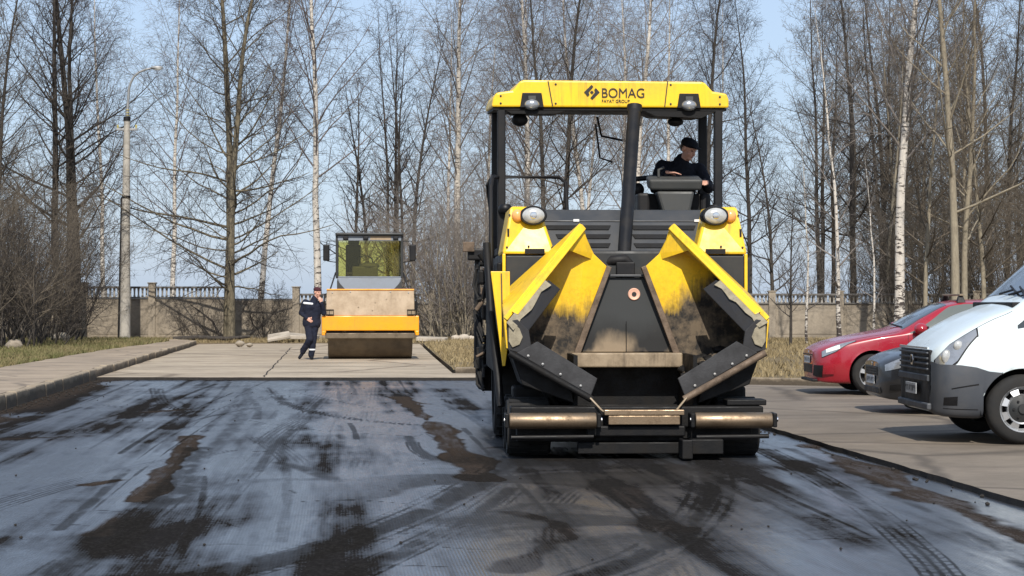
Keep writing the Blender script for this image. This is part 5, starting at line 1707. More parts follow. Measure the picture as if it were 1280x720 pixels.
# ------------------------------------------------------------------ people
def capsule(b, p0, r0, p1, r1, n=12):
    p0, p1 = Vector(p0), Vector(p1)
    ax = p1 - p0
    L = ax.length
    ax = ax.normalized() if L > 1e-6 else Vector((0, 0, 1))
    ref = Vector((0, 0, 1)) if abs(ax.z) < 0.9 else Vector((1, 0, 0))
    a = ax.cross(ref).normalized()
    c = ax.cross(a)
    rings = []
    for k in range(5):
        th = math.pi / 2 * (1 - k / 4)
        rings.append((-r0 * math.sin(th), max(r0 * math.cos(th), 1e-4)))
    for k in range(1, 4):
        t = k / 4
        rings.append((L * t, r0 + (r1 - r0) * t))
    for k in range(5):
        th = math.pi / 2 * k / 4
        rings.append((L + r1 * math.sin(th), max(r1 * math.cos(th), 1e-4)))
    vs, fs = [], []
    for (h, r) in rings:
        for k in range(n):
            w = 2 * math.pi * k / n
            vs.append(p0 + ax * h + (a * math.cos(w) + c * math.sin(w)) * r)
    for i in range(len(rings) - 1):
        for k in range(n):
            k2 = (k + 1) % n
            fs.append((i * n + k, i * n + k2, (i + 1) * n + k2, (i + 1) * n + k))
    fs.append(tuple(range(n))[::-1])
    fs.append(tuple(range((len(rings) - 1) * n, len(rings) * n)))
    b.add(vs, fs)


def ell(b, c, r, rot=None, nu=16, nv=10):
    k = len(b.v)
    b.ellipsoid((0, 0, 0), r, nu, nv)
    c = Vector(c)
    for i in range(k, len(b.v)):
        p = Vector(b.v[i])
        if rot is not None:
            p = rot @ p
        b.v[i] = tuple(c + p)


def fused(b, name, m, parent, voxel=0.012, smooth=3, wrinkle=0.0):
    """union of overlapping volumes as one continuous skin"""
    me = bpy.data.meshes.new(name)
    me.from_pydata([tuple(v) for v in b.v], [], b.f)
    bm = bmesh.new()
    bm.from_mesh(me)
    bmesh.ops.recalc_face_normals(bm, faces=bm.faces)
    bm.to_mesh(me)
    bm.free()
    o = bpy.data.objects.new(name, me)
    COL.objects.link(o)
    q = o.modifiers.new('r', 'REMESH')
    q.mode = 'VOXEL'
    q.voxel_size = voxel
    if smooth:
        q = o.modifiers.new('s', 'SMOOTH')
        q.factor, q.iterations = 0.5, smooth
    if wrinkle:
        tx = bpy.data.textures.new('fold', 'CLOUDS')
        tx.noise_scale = 0.09
        q = o.modifiers.new('d', 'DISPLACE')
        q.texture, q.strength, q.mid_level = tx, wrinkle, 0.5
    me2 = bake(o)
    return link(name, me2, m, parent, 179)


def head_parts(b, hc, face, up):
    """hc head centre, face = looking direction; returns rotation"""
    f = Vector(face).normalized()
    u = (Vector(up) - f * Vector(up).dot(f)).normalized()
    x = f.cross(u)
    rot = Matrix((x, f, u)).transposed()           # local x side, y forward, z up
    H = lambda p: Vector(hc) + rot @ Vector(p)
    ell(b, H((0, -0.010, 0.035)), (0.076, 0.095, 0.085), rot)
    ell(b, H((0, 0.018, -0.035)), (0.060, 0.074, 0.075), rot)
    ell(b, H((0, 0.055, -0.085)), (0.034, 0.034, 0.026), rot)
    capsule(b, H((0, 0.088, 0.018)), 0.010, H((0, 0.108, -0.022)), 0.016)
    capsule(b, H((-0.03, 0.080, 0.030)), 0.012, H((0.03, 0.080, 0.030)), 0.012)
    capsule(b, H((-0.018, 0.083, -0.055)), 0.009, H((0.018, 0.083, -0.055)), 0.009)
    for s in (-1, 1):
        ell(b, H((s * 0.076, -0.012, -0.005)), (0.012, 0.022, 0.032), rot)
        ell(b, H((s * 0.040, 0.062, -0.030)), (0.024, 0.022, 0.024), rot)
    return H, rot


def face_details(H, rot, parent):
    for s in (-1, 1):
        e = MB()
        ell(e, H((s * 0.029, 0.083, 0.010)), (0.011, 0.008, 0.007), rot)
        e.build('eye', M['eye'], parent, smooth=60)
    e = MB()
    ell(e, H((0, 0.092, -0.056)), (0.022, 0.008, 0.006), rot)
    e.build('mouth', M['lips'], parent, smooth=60)


def hand(b, wrist, dirv, palm_n, curl=0.5, thumb_side=1, k=1.0):
    """palm, four curled fingers of unequal length and a thumb"""
    d = Vector(dirv).normalized()
    n = (Vector(palm_n) - d * Vector(palm_n).dot(d)).normalized()
    s = d.cross(n) * thumb_side
    w = Vector(wrist)
    for j in (-0.028, -0.009, 0.010, 0.028):
        capsule(b, w + s * j * 0.7 * k, 0.018 * k, w + (d * 0.085 + s * j) * k, 0.0125 * k)
    for j, L in ((-0.030, 0.058), (-0.010, 0.072), (0.011, 0.078), (0.031, 0.068)):
        p = w + (d * 0.088 + s * j) * k
        dd = d
        r = 0.0105 * k
        for q in range(3):
            ca = curl * (0.55 + 0.35 * q)
            dd = (d * math.cos(ca) + n * math.sin(ca)).normalized()
            p2 = p + dd * (L * (0.46, 0.31, 0.25)[q] * k)
            capsule(b, p, r, p2, r * 0.9, 8)
            p, r = p2, r * 0.92
    p = w + (d * 0.022 + s * 0.026) * k
    p2 = p + (d * 0.032 + s * 0.030 + n * 0.012) * k
    p3 = p2 + (d * 0.034 + s * 0.006 + n * 0.014) * k
    capsule(b, p, 0.0155 * k, p2, 0.0125 * k, 8)
    capsule(b, p2, 0.0125 * k, p3, 0.0105 * k, 8)


def person(label, loc, rz, J, face, up, hair_cap, mats, voxel=0.011, parent_scale=1.0):
    P = thing('person', label, 'person', loc, rz)
    jm, tm, bmt, cm = mats
    b = MB()
    H, rot = head_parts(b, J['head'], face, up)
    capsule(b, Vector(J['neck']) + Vector((0, 0, -0.05)), 0.062, Vector(J['head']) + Vector((0, 0, -0.06)) - Vector(face).normalized() * 0.02, 0.055)
    ch, hp = Vector(J['chest']), Vector(J['hip'])
    capsule(b, ch, 0.125, hp, 0.125)
    for s in ('l', 'r'):
        capsule(b, J['sh' + s], 0.055, J['el' + s], 0.042)
        capsule(b, J['el' + s], 0.042, J['wr' + s], 0.029)
        capsule(b, J['hp' + s], 0.085, J['kn' + s], 0.055)
        capsule(b, J['kn' + s], 0.055, J['an' + s], 0.040)
        capsule(b, ch, 0.08, J['sh' + s], 0.055)
        hand(b, J['wr' + s], J['hd' + s], J['hn' + s], J.get('cu' + s, 0.6), 1 if s == 'l' else -1)
    body = fused(b, 'body', M['skin'], P, 0.0075, 2)
    face_details(H, rot, P)
    # jacket
    b = MB()
    mid = (ch + hp) * 0.5
    side = (Vector(J['shr']) - Vector(J['shl'])).normalized()
    for q, r in ((-0.085, 0.135), (0.085, 0.135)):
        capsule(b, ch + side * q, r + 0.012, mid + side * q * 0.8, r + 0.004)
        capsule(b, mid + side * q * 0.8, r + 0.004, hp + side * q + Vector((0, 0, -0.02)), r + 0.012)
    for s in ('l', 'r'):
        capsule(b, ch + Vector((0, 0, 0.04)), 0.10, J['sh' + s], 0.082)
        capsule(b, J['sh' + s], 0.085, J['el' + s], 0.068)
        w = Vector(J['wr' + s])
        e = Vector(J['el' + s])
        capsule(b, e, 0.068, e.lerp(w, 0.95), 0.046)
    nk = Vector(J['neck'])
    capsule(b, ch + Vector((0, 0, 0.06)), 0.12, nk + Vector((0, 0, 0.01)), 0.088)
    capsule(b, ch + Vector((0, -0.06, 0.02)), 0.11, nk + Vector((0, -0.03, -0.03)), 0.085)
    jk = fused(b, 'jacket', jm, P, 0.012, 3, 0.03)
    # trousers and boots
    b = MB()
    capsule(b, hp + Vector((0, 0, 0.03)), 0.15, (Vector(J['hpl']) + Vector(J['hpr'])) / 2, 0.15)
    for s in ('l', 'r'):
        capsule(b, J['hp' + s], 0.112, J['kn' + s], 0.085)
        k, a = Vector(J['kn' + s]), Vector(J['an' + s])
        capsule(b, k, 0.085, k.lerp(a, 0.94), 0.074)
    fused(b, 'trousers', tm, P, 0.012, 3, 0.03)
    for s in ('l', 'r'):
        b = MB()
        a, t_ = Vector(J['an' + s]), Vector(J['to' + s])
        capsule(b, a + (a - t_) * 0.12 + Vector((0, 0, -0.035)), 0.046, t_, 0.042)
        capsule(b, a + Vector((0, 0, 0.07)), 0.056, a, 0.055)
        fused(b, 'boot', bmt, P, 0.01, 2)
    # cap
    b = MB()
    ell(b, H((0, -0.015, 0.068)), (0.093, 0.112, 0.068), rot)
    if hair_cap == 'peak':
        ell(b, H((0, 0.100, 0.062)), (0.07, 0.065, 0.012), rot)
    fused(b, 'cap', cm, P, 0.008, 2)
    b = MB()
    ell(b, H((0, -0.045, 0.005)), (0.078, 0.062, 0.06), rot)
    fused(b, 'hair', M['hair'], P, 0.008, 1)
    return P

# worker leaning on the roller frame (origin between his feet)
V3 = Vector
J = dict(head=(0.19, -0.02, 1.67), neck=(0.12, 0.0, 1.50), chest=(0.07, 0.02, 1.30), hip=(0.045, 0.03, 0.93),
         shl=(-0.12, 0.03, 1.42), shr=(0.24, 0.02, 1.38), ell=(-0.22, 0.08, 1.16), elr=(0.35, -0.02, 1.16),
         wrl=(-0.06, -0.10, 1.02), wrr=(0.30, -0.14, 1.42), hdl=(0.8, -0.3, -0.5), hnl=(0, 1, 0), hdr=(-0.35, -0.1, 0.9), hnr=(-0.4, 0.9, 0.2), cur=0.9,
         hpl=(-0.035, 0.03, 0.88), hpr=(0.115, 0.03, 0.88), knl=(0.01, -0.11, 0.51), knr=(0.09, 0.0, 0.47),
         anl=(-0.19, 0.05, 0.18), anr=(0.03, 0.03, 0.09), tol=(-0.25, -0.03, 0.05), tor=(0.07, -0.15, 0.042))
W = person('worker in navy workwear and dark cap leaning on the road roller with crossed legs', (-5.03, 51.75, 0.058), 0, J, (0.75, -0.65, -0.15), (0.08, 0, 1), 'beanie',
           (M['navy'], M['navy'], M['blackcloth'], M['cap']))
b = MB()
capsule(b, (-0.135, -0.058, 1.405), 0.03, (0.07, -0.125, 1.385), 0.03)
fused(b, 'shoulder_band', M['reflective'], W, 0.01, 1)
b = MB().lathe([(0.086, -0.018), (0.087, 0.018)], (0.057, 0.013, 0.25), 'z', 16)
b.build('leg_band', M['reflective'], W, smooth=60)

# operator on the paver seat (same axes as the paver)
J = dict(head=(0.985, 4.00, 3.235), neck=(0.925, 4.09, 3.11), chest=(0.90, 4.14, 2.94), hip=(0.88, 4.30, 2.62),
         shl=(0.70, 4.12, 3.05), shr=(1.12, 4.12, 3.02), ell=(0.60, 3.98, 2.80), elr=(1.20, 3.92, 2.80),
         wrl=(0.70, 3.70, 2.955), wrr=(1.13, 3.68, 2.84), hdl=(0.9, -0.25, -0.03), hnl=(0, 0, -1), cul=0.35, hdr=(-0.1, -1, 0.1), hnr=(0, 0, -1), cur=0.9,
         hpl=(0.78, 4.28, 2.60), hpr=(0.98, 4.28, 2.60), knl=(0.72, 3.92, 2.60), knr=(1.04, 3.92, 2.58),
         anl=(0.72, 3.92, 2.22), anr=(1.02, 3.92, 2.22), tol=(0.72, 3.80, 2.145), tor=(1.03, 3.80, 2.145))
pm = Matrix.Rotation(R(2.6), 4, 'Z')
person('machine operator in black jacket and black cap seated at the paver console', (1.212, 19.7, 0.0), R(2.6), J, (0.62, -0.72, -0.42), (0.1, 0, 1), 'peak',
       (M['blackcloth'], M['navy'], M['blackcloth'], M['blackcloth']))

# ------------------------------------------------------------------ vehicles
def pchip(x, Y, q):
    """monotone cubic through (x, Y[k]) rows; Y (n,m) -> (len(q), m)"""
    x = np.asarray(x, float)
    Y = np.asarray(Y, float)
    h = np.diff(x)
    dl = np.diff(Y, axis=0) / h[:, None]
    n = len(x)
    d = np.zeros_like(Y)
    for i in range(1, n - 1):
        w1, w2 = 2 * h[i] + h[i - 1], h[i] + 2 * h[i - 1]
        same = dl[i - 1] * dl[i] > 0
        with np.errstate(divide='ignore', invalid='ignore'):
            v = (w1 + w2) / (w1 / dl[i - 1] + w2 / dl[i])
        d[i] = np.where(same, v, 0)
    d[0], d[-1] = dl[0], dl[-1]
    q = np.clip(q, x[0], x[-1])
    i = np.clip(np.searchsorted(x, q, side='right') - 1, 0, n - 2)
    t = ((q - x[i]) / h[i])[:, None]
    hh = h[i][:, None]
    return (Y[i] * (2 * t ** 3 - 3 * t ** 2 + 1) + hh * d[i] * (t ** 3 - 2 * t ** 2 + t) + Y[i + 1] * (-2 * t ** 3 + 3 * t ** 2) + hh * d[i + 1] * (t ** 3 - t ** 2))


class Shell:
    """car body surface: stations (x, zb, y2,z2, y3,z3, y4,z4, y5,z5, z7)"""
    def __init__(self, st):
        self.x = [s[0] for s in st]
        K = []
        for s in st:
            x, zb, y2, z2, y3, z3, y4, z4, y5, z5, z7 = s
            K.append([(0, zb), (y2 * 0.9, zb), (y2, z2), (y3, z3), (y4, z4), (y5, z5), (y5 * 0.62, z5 + (z7 - z5) * 0.72), (0, z7)])
        self.K = np.array(K)

    def at(self, xs, vs):
        """(len(xs), len(vs), 3) for the side with negative y; vs may be 2D (one row per x)"""
        xs = np.asarray(xs, float)
        k = pchip(self.x, self.K.reshape(len(self.x), -1), xs).reshape(len(xs), 8, 2)
        out = np.zeros((len(xs), np.shape(vs)[-1], 3))
        for i in range(len(xs)):
            v = vs[i] if np.ndim(vs) == 2 else vs
            p = pchip(np.arange(8.0), k[i], np.asarray(v, float))
            out[i, :, 0] = xs[i]
            out[i, :, 1] = -p[:, 0]
            out[i, :, 2] = p[:, 1]
        return out

    def body(self, name, m, parent, arches, ra, rz_):
        xs = np.array(sorted(set(np.concatenate([np.linspace(a, b, max(2, int((b - a) / 0.04) + 1)) for a, b in zip(self.x[:-1], self.x[1:])]).round(4))))
        vs = np.linspace(0, 7, 71)
        P = self.at(xs, vs)
        for ax in arches:
            d = np.hypot(P[..., 0] - ax, P[..., 2] - rz_)
            ins = (d < ra) & (-P[..., 1] > 0.45)
            P_in = ins
            ok = d > 1e-6
            # snap boundary vertices outward onto the arch
            quad_all = ins[:-1, :-1] & ins[1:, :-1] & ins[:-1, 1:] & ins[1:, 1:]
            keep = ~quad_all
            snap = np.zeros_like(ins)
            for a in (0, 1):
                for c in (0, 1):
                    snap[a:a + keep.shape[0], c:c + keep.shape[1]] |= keep
            snap &= ins & (-P[..., 1] > 0.72)
            s = ra / np.maximum(d, 1e-6)
            P[..., 0] = np.where(snap, ax + (P[..., 0] - ax) * s, P[..., 0])
            P[..., 2] = np.where(snap, rz_ + (P[..., 2] - rz_) * s, P[..., 2])
            self.keep = keep if not hasattr(self, 'keep') else (self.keep & keep)
        kq = self.keep
        ni, nj = P.shape[:2]
        b = MB()
        for sgn in (1, -1):
            Q = P.copy()
            Q[..., 1] *= sgn
            I = np.arange(ni * nj).reshape(ni, nj)
            f = []
            for i in range(ni - 1):
                for j in range(nj - 1):
                    if kq[i, j]:
                        f.append((I[i, j], I[i, j + 1], I[i + 1, j + 1], I[i + 1, j]))
            b.add([tuple(p) for p in Q.reshape(-1, 3)], f)
        for xi in (0, -1):
            ring = [tuple(p) for p in P[xi]] + [(p[0], -p[1], p[2]) for p in P[xi][::-1]]
            b.add(ring, [tuple(range(len(ring)))])
        o = b.build(name, m, parent, smooth=38)
        return o

    def patch(self, name, m, parent, x0, x1, vlo, vhi, off=0.004, side=-1, nu=24, nv=8, mirror_join=False, skirt=0.01):
        us = np.linspace(x0, x1, nu)
        lo = np.array([vlo(u) if callable(vlo) else vlo for u in us])
        hi = np.array([vhi(u) if callable(vhi) else vhi for u in us])
        vv = lo[:, None] + (hi - lo)[:, None] * np.linspace(0, 1, nv)[None]
        P = self.at(us, vv)
        du = np.gradient(P, axis=0)
        dv = np.gradient(P, axis=1)
        N = np.cross(dv, du)
        N /= np.linalg.norm(N, axis=-1, keepdims=True) + 1e-9
        mid = N[nu // 2, nv // 2]
        want = np.array([-0.3, -1, 0.5])
        if mid.dot(want) < 0:
            N = -N
        b = MB()
        for sgn in ((1, -1) if mirror_join else (1 if side < 0 else -1,)):
            O = P + N * off
            B = P - N * skirt
            O, B = O.copy(), B.copy()
            O[..., 1] *= sgn
            B[..., 1] *= sgn
            ring = [(i, 0) for i in range(nu)] + [(nu - 1, j) for j in range(1, nv)] + [(i, nv - 1) for i in range(nu - 2, -1, -1)] + [(0, j) for j in range(nv - 2, 0, -1)]
            b.grid([[tuple(p) for p in row] for row in O])
            k = len(ring)
            b.add([tuple(O[q]) for q in ring] + [tuple(B[q]) for q in ring], [(i, (i + 1) % k, k + (i + 1) % k, k + i) for i in range(k)])
        return b.build(name, m, parent, smooth=40)


def car_wheel(parent, x, y, r, w, near, m_rim, style):
    """axle along y; outer face towards -y when near"""
    s = 1 if near else -1
    prof = [(r * 0.66, 0.0), (r * 0.86, -0.004), (r * 0.96, 0.02), (r, 0.05), (r, w - 0.05), (r * 0.96, w - 0.02), (r * 0.86, w), (r * 0.66, w)]
    t_ = MB().lathe([(a, c * s) for a, c in prof], (x, y, r), 'y', 44, False).build('wheel', M['rubber'], parent, smooth=40)
    MB().lathe([(r * 0.675, 0.004 * s), (r * 0.64, 0.012 * s), (r * 0.60, 0.035 * s), (r * 0.57, 0.10 * s), (r * 0.57, w * s)], (x, y, r), 'y', 44, False).build('rim', m_rim, t_, smooth=40)
    MB().lathe([(0.0, 0.11 * s), (r * 0.58, 0.11 * s), (r * 0.58, 0.13 * s), (0, 0.13 * s)], (x, y, r), 'y', 24, False).build('brake_disc', M['tar'], t_)
    if style == 'steel':
        d = MB()
        n = 12
        # dished disc with round openings between two rings
        d.lathe([(r * 0.38, 0.030 * s), (r * 0.43, 0.018 * s), (r * 0.44, 0.06 * s)], (x, y, r), 'y', 44, False)
        d.lathe([(r * 0.56, 0.05 * s), (r * 0.60, 0.03 * s), (r * 0.61, 0.08 * s)], (x, y, r), 'y', 44, False)
        for k in range(8):
            a0 = 2 * math.pi * (k + 0.22) / 8
            a1 = 2 * math.pi * (k + 0.78) / 8
            P = []
            for yy in (0.0, 0.03):
                for (rr, aa, dy) in ((r * 0.425, a0, 0.02), (r * 0.425, a1, 0.02), (r * 0.59, a1, 0.036), (r * 0.59, a0, 0.036)):
                    P.append((x + rr * math.cos(aa), y + (dy + yy) * s, r + rr * math.sin(aa)))
            d.hexa(P)
        d.build('disc', M['alloy'], t_, smooth=40)
        MB().lathe([(0.0, -0.02 * s), (r * 0.12, -0.02 * s), (r * 0.15, 0.0), (r * 0.28, 0.012 * s), (r * 0.39, 0.03 * s), (r * 0.39, 0.08 * s)], (x, y, r), 'y', 32, False).build('hub', M['anth'], t_, smooth=40)
        for k in range(6):
            a = 2 * math.pi * k / 6
            MB().lathe([(0.0, -0.005 * s), (0.013, -0.005 * s), (0.013, 0.02 * s)], (x + r * .25 * math.cos(a), y, r + r * .25 * math.sin(a)), 'y', 6, False).build('wheel_nut', M['black'], t_)
    else:
        d = MB()
        for k in range(5):
            a = 2 * math.pi * k / 5 + 0.3
            for half in (-1, 1):
                P = []
                for yy in (0.0, 0.035):
                    for (rr, aa) in ((r * 0.12, a - 0.35), (r * 0.12, a + 0.35), (r * 0.62, a + 0.06 + 0.13), (r * 0.62, a - 0.06 - 0.13)):
                        P.append((x + rr * math.cos(aa), y + (0.02 + yy + (0.015 if rr > r * .3 else 0)) * s, r + rr * math.sin(aa)))
            d.hexa(P)
        d.lathe([(0.0, 0.012 * s), (r * 0.16, 0.014 * s), (r * 0.19, 0.03 * s), (r * 0.19, 0.08 * s)], (x, y, r), 'y', 24, False)
        d.build('spokes', m_rim, t_, smooth=35)
    return t_


def wheel_well(parent, x, yh, r):
    n = 20
    P = []
    for k in range(n + 1):
        a = math.pi * (-0.12 + 1.24 * k / n)
        P.append((x + r * math.cos(a), 0, max(r * math.sin(a), -0.05)))
    for s in (-1, 1):
        b = MB()
        b.grid([[(p[0], s * y, 0.33 + p[2]) for y in (0.42, yh)] for p in P])
        b.add([(p[0], s * 0.42, 0.33 + p[2]) for p in P], [tuple(range(n + 1))])
        b.build('wheel_well', M['black'], parent)


def plate_obj(parent, x, y0, y1, z0, z1, seed):
    pl = MB().box(x - 0.012, x, y0, y1, z0, z1).build('number_plate', M['plate'], parent, bevel=0.003)
    rn = random.Random(seed)
    b = MB()
    n = 8
    for i in range(n):                              # the signs are too small to read in the photograph
        a = y0 + (y1 - y0) * (i + 0.22) / n
        w = (y1 - y0) / n * 0.55
        hz = (z1 - z0)
        zz = z0 + hz * 0.22
        b.box(x - 0.014, x - 0.0125, a, a + w * 0.3, zz, zz + hz * 0.55)
        if rn.random() < 0.7:
            b.box(x - 0.014, x - 0.0125, a + w * 0.3, a + w, zz + hz * rn.uniform(0, .45), zz + hz * 0.55)
    b.build('plate_signs', M['anth'], pl)
    return pl


def hatchback(label, loc, rz, mpaint, zs, kind):
    T = thing('parked_car', label, 'car', loc, rz)
    st = [(0.00, .24, .42, .30, .50, .46, .50, .60, .44, .655, .69),
          (0.06, .20, .60, .28, .68, .46, .66, .63, .56, .695, .73),
          (0.20, .18, .76, .28, .81, .48, .78, .69, .66, .755, .80),
          (0.45, .17, .85, .28, .88, .50, .84, .77, .71, .825, .87),
          (0.80, .17, .88, .28, .90, .53, .87, .845, .73, .895, .94),
          (1.12, .17, .885, .28, .905, .55, .885, .895, .75, .945, 1.00),
          (1.30, .17, .885, .28, .905, .56, .885, .915, .76, .985, 1.045),
          (1.70, .17, .885, .28, .905, .57, .885, .935, .70, 1.20, 1.255),
          (2.10, .17, .885, .28, .905, .57, .885, .955, .63, 1.385, 1.43),
          (2.40, .17, .885, .28, .905, .57, .885, .965, .605, 1.425, 1.475),
          (3.00, .17, .885, .28, .905, .58, .88, .985, .595, 1.425, 1.475),
          (3.50, .18, .88, .29, .905, .60, .87, 1.005, .57, 1.37, 1.42),
          (3.90, .22, .86, .32, .89, .62, .84, 1.01, .56, 1.20, 1.26),
          (4.15, .28, .80, .38, .84, .64, .79, .96, .60, 1.02, 1.06),
          (4.28, .36, .70, .44, .76, .64, .72, .86, .58, .90, .92)]
    st = [tuple([s[0]] + [v * zs if i in (0, 2, 4, 6, 8, 9) else v for i, v in enumerate(s[1:])]) for s in st]
    sh = Shell(st)
    r = 0.315
    arches = (0.86, 3.50)
    sh.body('body', mpaint, T, arches, 0.365, 0.325)
    for ax in arches:
        wheel_well(T, ax, 0.86, 0.372)
        for near in (True, False):
            car_wheel(T, ax, -0.885 if near else 0.885, r, 0.205, near, M['alloy'], 'alloy')
    ws = sh.patch('windshield', M['glass'], T, 1.34, 2.06, 5.12, 7.0, 0.004, mirror_join=True, nu=20, nv=10)
    MB().tube([(1.36, -0.62, 1.045 * zs), (1.30, 0.05, 1.09 * zs)], 0.012, 6).build('wiper', M['black'], ws)
    for side in (-1, 1):
        lo = lambda u: 4.12
        hi = lambda u: np.interp(u, [1.42, 2.1, 3.2, 3.72], [4.22, 4.86, 4.86, 4.55])
        w1 = sh.patch('side_window', M['glass2'], T, 1.62, 2.52, lo, hi, 0.004, side, 24, 6)
        w2 = sh.patch('side_window', M['glass2'], T, 2.60, 3.42, lo, hi, 0.004, side, 24, 6)
        sh.patch('quarter_window', M['glass2'], T, 1.44, 1.59, lo, hi, 0.004, side, 8, 4)
        # door lines
        sh.patch('door_gap', M['black'], T, 1.405, 1.411, 2.05, 4.05, 0.0015, side, 2, 20)
        sh.patch('door_gap', M['black'], T, 2.555, 2.561, 2.05, 4.05, 0.0015, side, 2, 20)
        sh.patch('bonnet_gap', M['black'], T, 0.30, 1.28, lambda u: 4.90, lambda u: 4.925, 0.002, side, 24, 3)
        sh.patch('sill_trim', M['black'], T, 1.25, 3.12, 1.3, 1.9, 0.006, side, 20, 4)
        mr = MB()
        ell(mr, (1.58, side * 1.0, 1.02 * zs), (0.105, 0.125, 0.09))
        mr.box(1.57, 1.63, min(side * 0.87, side * 0.95), max(side * 0.87, side * 0.95), 0.955 * zs, 0.985 * zs)
        mm = mr.build('mirror', mpaint, T, smooth=50)
        MB().box(1.672, 1.69, min(side * 0.92, side * 1.08), max(side * 0.92, side * 1.08), 0.96 * zs, 1.06 * zs).build('mirror_glass', M['glass'], mm)
        if kind == 'red':
            hd = sh.patch('headlight', M['headlamp'], T, 0.10, 0.60, lambda u: np.interp(u, [.10, .3, .60], [3.55, 3.68, 4.22]), lambda u: np.interp(u, [.10, .3, .60], [4.15, 4.45, 4.40]), 0.008, side, 18, 6)
            sh.patch('lamp_bowl', M['lampglass'], hd, 0.16, 0.36, 3.78, 4.22, 0.012, side, 10, 6)
            sh.patch('headlight_rim', M['black'], hd, 0.095, 0.61, lambda u: np.interp(u, [.095, .3, .61], [3.50, 3.64, 4.19]), lambda u: np.interp(u, [.095, .3, .61], [4.18, 4.48, 4.43]), 0.004, side, 18, 6)
            sh.patch('fog_lamp_pod', mpaint, T, 0.12, 0.27, 2.25, 2.75, 0.022, side, 10, 6)
            sh.patch('lower_grille', M['black'], T, 0.006, 0.11, 1.9, 2.95, 0.006, side, 8, 6)
        else:
            sh.patch('headlight', M['headlamp'], T, 0.05, 0.42, lambda u: np.interp(u, [.05, .2, .42], [3.55, 3.52, 3.75]), lambda u: np.interp(u, [.05, .2, .42], [4.2, 4.35, 4.4]), 0.008, side, 18, 6)
            sh.patch('fog_lamp_pod', M['black'], T, 0.10, 0.25, 2.2, 2.6, 0.008, side, 10, 6)
        sh.patch('tail_lamp', M['redpaint'], T, 4.0, 4.2, 3.6, 4.3, 0.006, side, 8, 6)
        MB().box(2.40, 2.56, min(side * .915, side * .93), max(side * .915, side * .93), 0.86 * zs, 0.885 * zs).build('door_handle', mpaint, T, bevel=0.006)
    if kind == 'red':
        MB().box(-0.02, 0.06, -0.42, 0.42, .60 * zs, .615 * zs).build('bonnet_slit', M['black'], T)
        MB().box(-0.008, 0.05, -0.40, 0.40, .32, .46).build('air_intake', M['black'], T, bevel=0.01)
        MB().box(-0.03, 0.1, -0.55, 0.55, .19, .235).build('bumper_lip', M['black'], T, bevel=0.01)
        plate_obj(T, -0.012, -0.26, 0.26, .475, .585, 5)
        # roof rack: two cross bars on feet
        for x in (2.30, 3.10):
            bar = MB().box(x - 0.03, x + 0.03, -0.60, 0.60, 1.53, 1.56).build('roof_bar', M['tan'], T, bevel=0.008)
            for s in (-1, 1):
                MB().hexa([(x - 0.07, s * 0.52, 1.45), (x + 0.07, s * 0.52, 1.45), (x + 0.07, s * 0.60, 1.42), (x - 0.07, s * 0.60, 1.42),
                           (x - 0.035, s * 0.50, 1.528), (x + 0.035, s * 0.50, 1.528), (x + 0.035, s * 0.56, 1.528), (x - 0.035, s * 0.56, 1.528)]).build('rack_foot', M['black'], bar, bevel=0.008)
    else:
        MB().box(-0.012, 0.05, -0.40, 0.40, .50 * zs, .62 * zs).build('grille', M['black'], T, bevel=0.01)
        for z in (.525, .56, .595):
            MB().box(-0.018, 0.0, -0.38, 0.38, z * zs, (z + .012) * zs).build('grille_bar', M['anth'], T)
        plate_obj(T, -0.012, -0.26, 0.26, .37, .48, 8)
        MB().box(-0.012, 0.05, -0.48, 0.48, .25, .33).build('air_intake', M['black'], T, bevel=0.01)
    MB().lathe([(0, -.006), (.03, -.005), (.032, 0)], (0.0, 0, .64 * zs), 'x', 14).build('bonnet_badge', M['chrome'], T, smooth=40)
    return T


hatchback('red hatchback with roof rack and silver wheels parked farthest in the row of cars', (4.70, 33.0, 0.06), R(1.0), M['redpaint'], 1.0, 'red')
hatchback('charcoal car parked between the white van and the red hatchback', (4.74, 27.4, 0.06), R(1.0), M['darkpaint'], 0.97, 'dark')

VAX = 0.86
VN = thing('parked_van', 'white van with dark grey bumper and steel wheels parked nearest at the right edge', 'van', (4.28, 22.02, 0.06), R(1.0))
st = [(0.00, .34, .66, .42, .74, .60, .73, .82, .66, .915, .945),
      (0.05, .30, .80, .40, .86, .62, .82, .87, .73, .965, 1.005),
      (0.16, .28, .91, .40, .95, .66, .89, .93, .78, 1.045, 1.095),
      (0.36, .27, .97, .40, 1.00, .72, .94, 1.03, .83, 1.165, 1.22),
      (0.58, .27, 1.0, .40, 1.02, .77, .97, 1.10, .86, 1.275, 1.33),
      (0.78, .27, 1.01, .40, 1.03, .79, .985, 1.15, .88, 1.35, 1.405),
      (0.90, .27, 1.02, .40, 1.035, .80, .99, 1.17, .885, 1.43, 1.49),
      (1.40, .27, 1.02, .40, 1.035, .82, 1.0, 1.22, .85, 1.86, 1.95),
      (1.80, .27, 1.02, .40, 1.035, .82, 1.0, 1.25, .83, 2.19, 2.31),
      (2.15, .27, 1.02, .40, 1.035, .84, 1.01, 1.30, .84, 2.42, 2.55),
      (2.70, .27, 1.02, .40, 1.035, .90, 1.02, 1.50, .86, 2.50, 2.65),
      (5.40, .30, 1.02, .42, 1.035, .95, 1.02, 1.60, .86, 2.50, 2.65),
      (5.50, .40, .98, .50, 1.0, .95, .99, 1.60, .82, 2.42, 2.58)]
sh = Shell(st)
sh.body('body', M['vanwhite'], VN, (VAX, 4.00), 0.41, 0.355)
for ax in (VAX, 4.00):
    wheel_well(VN, ax, 0.985, 0.418)
    for near in (True, False):
        car_wheel(VN, ax, -1.02 if near else 1.02, 0.352, 0.22, near, M['alloy'], 'steel')
